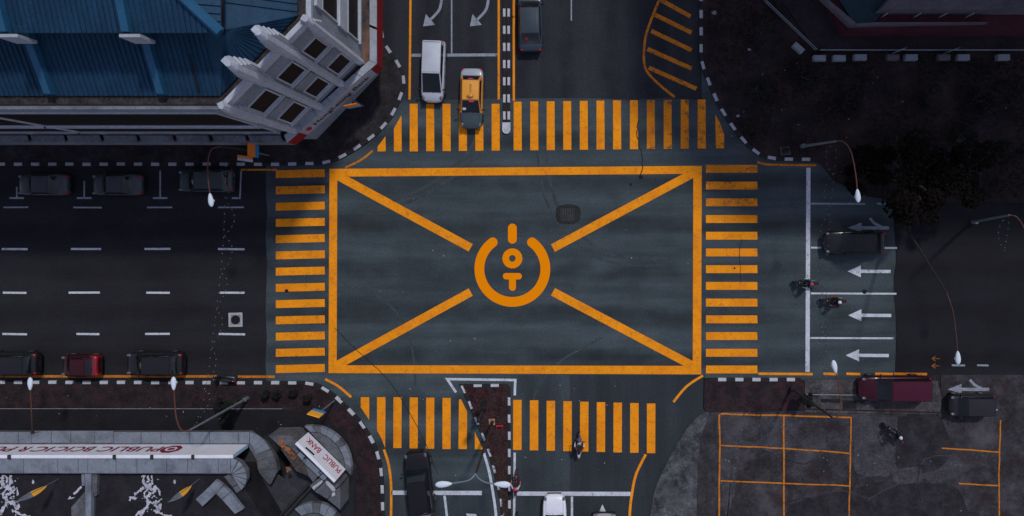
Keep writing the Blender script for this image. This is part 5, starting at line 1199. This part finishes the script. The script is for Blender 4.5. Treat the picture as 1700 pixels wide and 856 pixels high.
MB().prism([(1.02, -.78), (2.28, -.78), (2.28, .78), (1.02, .78)], 1.952, 2.05, top=[(1.06, -.74), (2.24, -.74), (2.24, .74), (1.06, .74)]).build('cab_roof', lm, e, True)
m = MB(); m.box((-.9, 0, 1.35), (3.6, 1.75, 1.5)); m.box((-.3, 0, .5), (5.0, .9, .2)); m.build('cargo_box', lm, e, True)
for s_ in (-1, 1):
    MB().box((2.50, s_*.98, 1.5), (.07, .24, .3)).build('mirror', M['plastic'], e, True); MB().ell((2.62, s_*.6, .75), (.06, .15, .1), 0, 10, 6).build('headlight', M['clear_lens'], e, True, True)
MB().box((2.66, 0, .45), (.12, 1.6, .2)).build('bumper', M['plastic'], e, True)
wm = wheel_meshes(.36, .24)
for x in (1.7, -1.6):
    for s_ in (-1, 1):
        wo = bpy.data.objects.new('wheel', wm[0]); col.objects.link(wo); wo.parent = e; wo.location = (x, s_*.72, .356); ri = bpy.data.objects.new('rim', wm[1]); col.objects.link(ri); ri.parent = wo

# ---------------------------------------------------------------- motorcycles and riders
TY = None
def motorbike(px, py, head, label, body_c, seat_c=(.02, .02, .022), tail_c=None, lean=0, z=.005, group='motorcycles at the junction'):
    e = empty('motorcycle', (*P(px, py), z), label, 'motorcycle', group, R(head))
    bm_ = paint(body_c, .35); sm = paint(seat_c, .7, 0, .0); tm = paint(tail_c or body_c, .35)
    for x, nm in ((-.62, 'wheel'), (.64, 'wheel')):
        m = MB(); 
        m.lathe([(.20, -.04), (.25, -.055), (.29, -.03), (.295, 0), (.29, .03), (.25, .055), (.20, .04), (.20, -.04)], (x, 0, .29), 'y', 20)
        w_ = m.build(nm, M['tyre'], e, True, True)
        MB().lathe([(0, -.05), (.05, -.05), (.06, -.015), (.19, -.02), (.2, -.035), (.2, .035), (.19, .02), (.06, .015), (.05, .05), (0, .05)], (x, 0, .29), 'y', 16).build('rim', M['rim'], w_, True, True)
    m = MB(); m.ell((.0, 0, .42), (.28, .14, .2), 0, 12, 8); m.tube([(-.55, .09, .32), (-.2, .09, .36), (.0, 0, .5), (.38, 0, .78)], .035, 6); m.tube([(-.55, -.09, .32), (-.2, -.09, .36), (.0, 0, .5)], .035, 6); m.build('engine_frame', M['dark_metal'], e, True, True)
    m = MB()
    prof = [(-.92, .05, .80, .70), (-.80, .11, .83, .62), (-.55, .15, .80, .55), (-.25, .15, .72, .50), (.0, .13, .66, .42), (.2, .12, .74, .40)]
    vs = []
    for x, hw, zt, zb in prof: vs += [(x, -hw, zb), (x, -hw*.9, zt-.03), (x, 0, zt), (x, hw*.9, zt-.03), (x, hw, zb)]
    fs = [(5*i+k, 5*i+(k+1) % 5, 5*i+5+(k+1) % 5, 5*i+5+k)[::-1] for i in range(len(prof)-1) for k in range(5)]+[(0, 1, 2, 3, 4), tuple(5*(len(prof)-1)+k for k in (4, 3, 2, 1, 0))]
    m.add(vs, fs); m.build('side_fairing', tm, e, True, True)
    MB().ell((-.28, 0, .80), (.42, .14, .06), 0, 14, 6).build('seat', sm, e, True, True)
    m = MB(); m.ell((.44, 0, .78), (.14, .19, .26), 0, 12, 8); m.ell((.40, .15, .52), (.10, .05, .26), 0, 8, 6); m.ell((.40, -.15, .52), (.10, .05, .26), 0, 8, 6); m.build('front_fairing', bm_, e, True, True)
    m = MB(); m.ell((.64, 0, .47), (.26, .075, .16), 0, 12, 6); m.build('front_mudguard', bm_, e, True, True)
    m = MB(); m.tube([(.64, .07, .29), (.46, .07, .85)], .025, 6); m.tube([(.64, -.07, .29), (.46, -.07, .85)], .025, 6); m.build('fork', M['dark_metal'], e, True)
    m = MB(); m.tube([(.36, -.36, .99), (.42, -.2, 1.0), (.45, 0, .97), (.42, .2, 1.0), (.36, .36, .99)], .018, 6); m.tube([(.36, -.37, .99), (.375, -.25, .995)], .026, 6); m.tube([(.36, .37, .99), (.375, .25, .995)], .026, 6); m.build('handlebar', M['plastic'], e, True)
    for s_ in (-1, 1):
        m = MB(); m.tube([(.42, s_*.24, 1.0), (.45, s_*.34, 1.16)], .008, 5); m.ell((.45, s_*.36, 1.18), (.02, .07, .045), 0, 8, 6); m.build('mirror', M['plastic'], e, True)
        m = MB(); m.tube([(.02, s_*.10, .30), (.02, s_*.26, .30)], .02, 6); m.build('footrest', M['plastic'], e, True)
    MB().ell((.57, 0, .86), (.06, .11, .085), 0, 10, 6).build('headlight', M['clear_lens'], e, True, True)
    MB().ell((-.92, 0, .76), (.04, .09, .045), 0, 10, 6).build('taillight', M['red_lens'], e, True, True)
    MB().box((-.96, 0, .58), (.01, .2, .15)).build('number_plate', M['plate'], e, True)
    m = MB(); m.tube([(.0, -.14, .30), (-.35, -.17, .30), (-.75, -.17, .40)], [.025, .035, .05], 8); m.build('exhaust', M['grey_metal'], e, True, True)
    return e
def body_mesh(shirt, trouser, skin, sleeve=None, shoe=(.02, .02, .02)):
    # skeleton of a rider sitting on the bike, hands on the grips, feet on the rests (bike's own axes)
    J = {}; vs = []; es = []; rad = []; reg = []
    def add(nm, p, r, rg, par=None):
        J[nm] = len(vs); vs.append(p); rad.append(r); reg.append(rg)
        if par is not None: es.append((J[par], J[nm]))
    add('pelvis', (-.30, 0, .95), .155, 1)
    add('waist', (-.25, 0, 1.10), .14, 0, 'pelvis'); add('chest', (-.16, 0, 1.28), .165, 0, 'waist'); add('collar', (-.10, 0, 1.43), .10, 0, 'chest'); add('neck', (-.06, 0, 1.51), .058, 2, 'collar'); add('head', (-.02, 0, 1.61), .095, 2, 'neck'); add('crown', (-.03, 0, 1.70), .085, 2, 'head')
    add('face', (.05, 0, 1.60), .055, 2, 'head')
    for s_, q in ((1, 'l'), (-1, 'r')):
        add('shoulder'+q, (-.10, s_*.19, 1.40), .075, 0, 'collar'); add('upper'+q, (-.0, s_*.27, 1.25), .056, 0, 'shoulder'+q); add('elbow'+q, (.09, s_*.34, 1.13), .045, 4, 'upper'+q); add('fore'+q, (.22, s_*.335, 1.08), .040, 4, 'elbow'+q); add('wrist'+q, (.31, s_*.32, 1.04), .028, 2, 'fore'+q); add('palm'+q, (.355, s_*.315, 1.025), .030, 2, 'wrist'+q)
        for k in range(4):
            yy = s_*(.315+(k-1.5)*.021); ln = (.9, 1.0, .95, .8)[k]
            add('f%d'%k+q, (.385, yy, 1.03), .0095, 2, 'palm'+q); add('g%d'%k+q, (.385+.035*ln, yy, 1.005), .0090, 2, 'f%d'%k+q); add('h%d'%k+q, (.385+.012, yy, .972), .0080, 2, 'g%d'%k+q)
        add('t0'+q, (.35, s_*.275, 1.01), .011, 2, 'palm'+q); add('t1'+q, (.372, s_*.262, .985), .0095, 2, 't0'+q)
        add('hip'+q, (-.26, s_*.11, .90), .105, 1, 'pelvis'); add('thigh'+q, (-.06, s_*.19, .87), .088, 1, 'hip'+q); add('knee'+q, (.16, s_*.24, .80), .066, 1, 'thigh'+q); add('calf'+q, (.10, s_*.24, .57), .058, 1, 'knee'+q); add('ankle'+q, (.02, s_*.235, .38), .042, 3, 'calf'+q); add('foot'+q, (.06, s_*.235, .345), .045, 3, 'ankle'+q); add('toe'+q, (.17, s_*.245, .34), .036, 3, 'foot'+q)
    me = bpy.data.meshes.new('person'); me.from_pydata(vs, es, [])
    o = bpy.data.objects.new('person_build', me); col.objects.link(o)
    mod = o.modifiers.new('skin', 'SKIN'); mod.use_smooth_shade = True
    if not me.skin_vertices: return None
    for i, sv in enumerate(me.skin_vertices[0].data): sv.radius = (rad[i], rad[i]*(1.0 if reg[i] != 0 else 1.0)); sv.use_root = (i == 0)
    sub = o.modifiers.new('sub', 'SUBSURF'); sub.levels = 1; sub.render_levels = 1
    dg = bpy.context.evaluated_depsgraph_get(); m2 = bpy.data.meshes.new_from_object(o.evaluated_get(dg)); bpy.data.objects.remove(o)
    mats = [paint(shirt, .9, 0, 0), paint(trouser, .9, 0, 0), paint(skin, .6, 0, 0), paint(shoe, .8, 0, 0), paint(sleeve or shirt, .9, 0, 0)]
    m2.materials.clear()
    for q in mats: m2.materials.append(q)
    pts = [Vector(p) for p in vs]
    for pl in m2.polygons:
        c = pl.center; pl.material_index = reg[min(range(len(pts)), key=lambda i: (pts[i]-c).length-rad[i])]; pl.use_smooth = True
    return m2
def rider(px, py, head, label, shirt, trouser, helmet_c, sleeve=None, skin=(.25, .14, .09), z=.005):
    me = body_mesh(shirt, trouser, skin, sleeve); me.name = 'person'
    o = bpy.data.objects.new('person', me); col.objects.link(o); o.location = (*P(px, py), z); o.rotation_euler = (0, 0, R(head))
    tag(o, label, 'person', 'motorcycle riders')
    m = MB(); m.ell((-.03, 0, 1.655), (.150, .132, .135), 0, 16, 10); h = m.build('helmet', paint(helmet_c, .25), o, True, True)
    MB().ell((.085, 0, 1.655), (.055, .105, .06), 0, 12, 6).build('visor', M['glass'], h, True, True)
    return o
motorbike(1333, 468, 177, 'black motorcycle ahead of the right stop line', (.012, .012, .014), tail_c=(.012, .014, .016)); rider(1333, 468, 177, 'person in teal top and red helmet riding past the stop line', (.02, .09, .11), (.015, .015, .018), (.50, .01, .03), sleeve=(.35, .55, .62))
motorbike(1378, 497, 178, 'dark maroon motorcycle behind the right stop line', (.03, .008, .010), tail_c=(.025, .008, .010)); rider(1378, 497, 178, 'person in dark maroon jacket and white helmet behind the stop line', (.035, .007, .010), (.012, .012, .014), (.62, .62, .66), sleeve=(.25, .012, .02))
motorbike(961, 734, 88, 'blue and white motorcycle on the lower crossing', (.02, .07, .16), tail_c=(.45, .47, .52)); rider(961, 734, 88, 'person in red vest with white sleeves riding on the lower crossing', (.14, .02, .018), (.02, .022, .03), (.012, .012, .014), sleeve=(.58, .60, .66))
motorbike(857.5, 796, 88, 'dark red motorcycle beside the island kerb', (.07, .014, .018), tail_c=(.10, .015, .018)); rider(857.5, 796, 88, 'person in white shirt and red helmet beside the island', (.45, .46, .52), (.03, .022, .025), (.55, .008, .02), sleeve=(.42, .10, .09))
motorbike(1476, 714, 134, 'black motorcycle crossing the car park', (.02, .022, .026)); rider(1476, 714, 134, 'person in dark jacket and pale helmet crossing the car park', (.02, .025, .03), (.016, .016, .02), (.55, .57, .60), sleeve=(.03, .05, .06))
motorbike(377, 627, 175, 'black riderless motorcycle parked against the lower left kerb', (.012, .012, .014), z=.005)
motorbike(858, 866, 88, 'black motorcycle cut by the bottom edge beside the island', (.012, .014, .018)); rider(858, 866, 88, 'person in dark clothes cut by the bottom edge', (.02, .022, .028), (.018, .018, .02), (.02, .02, .024))
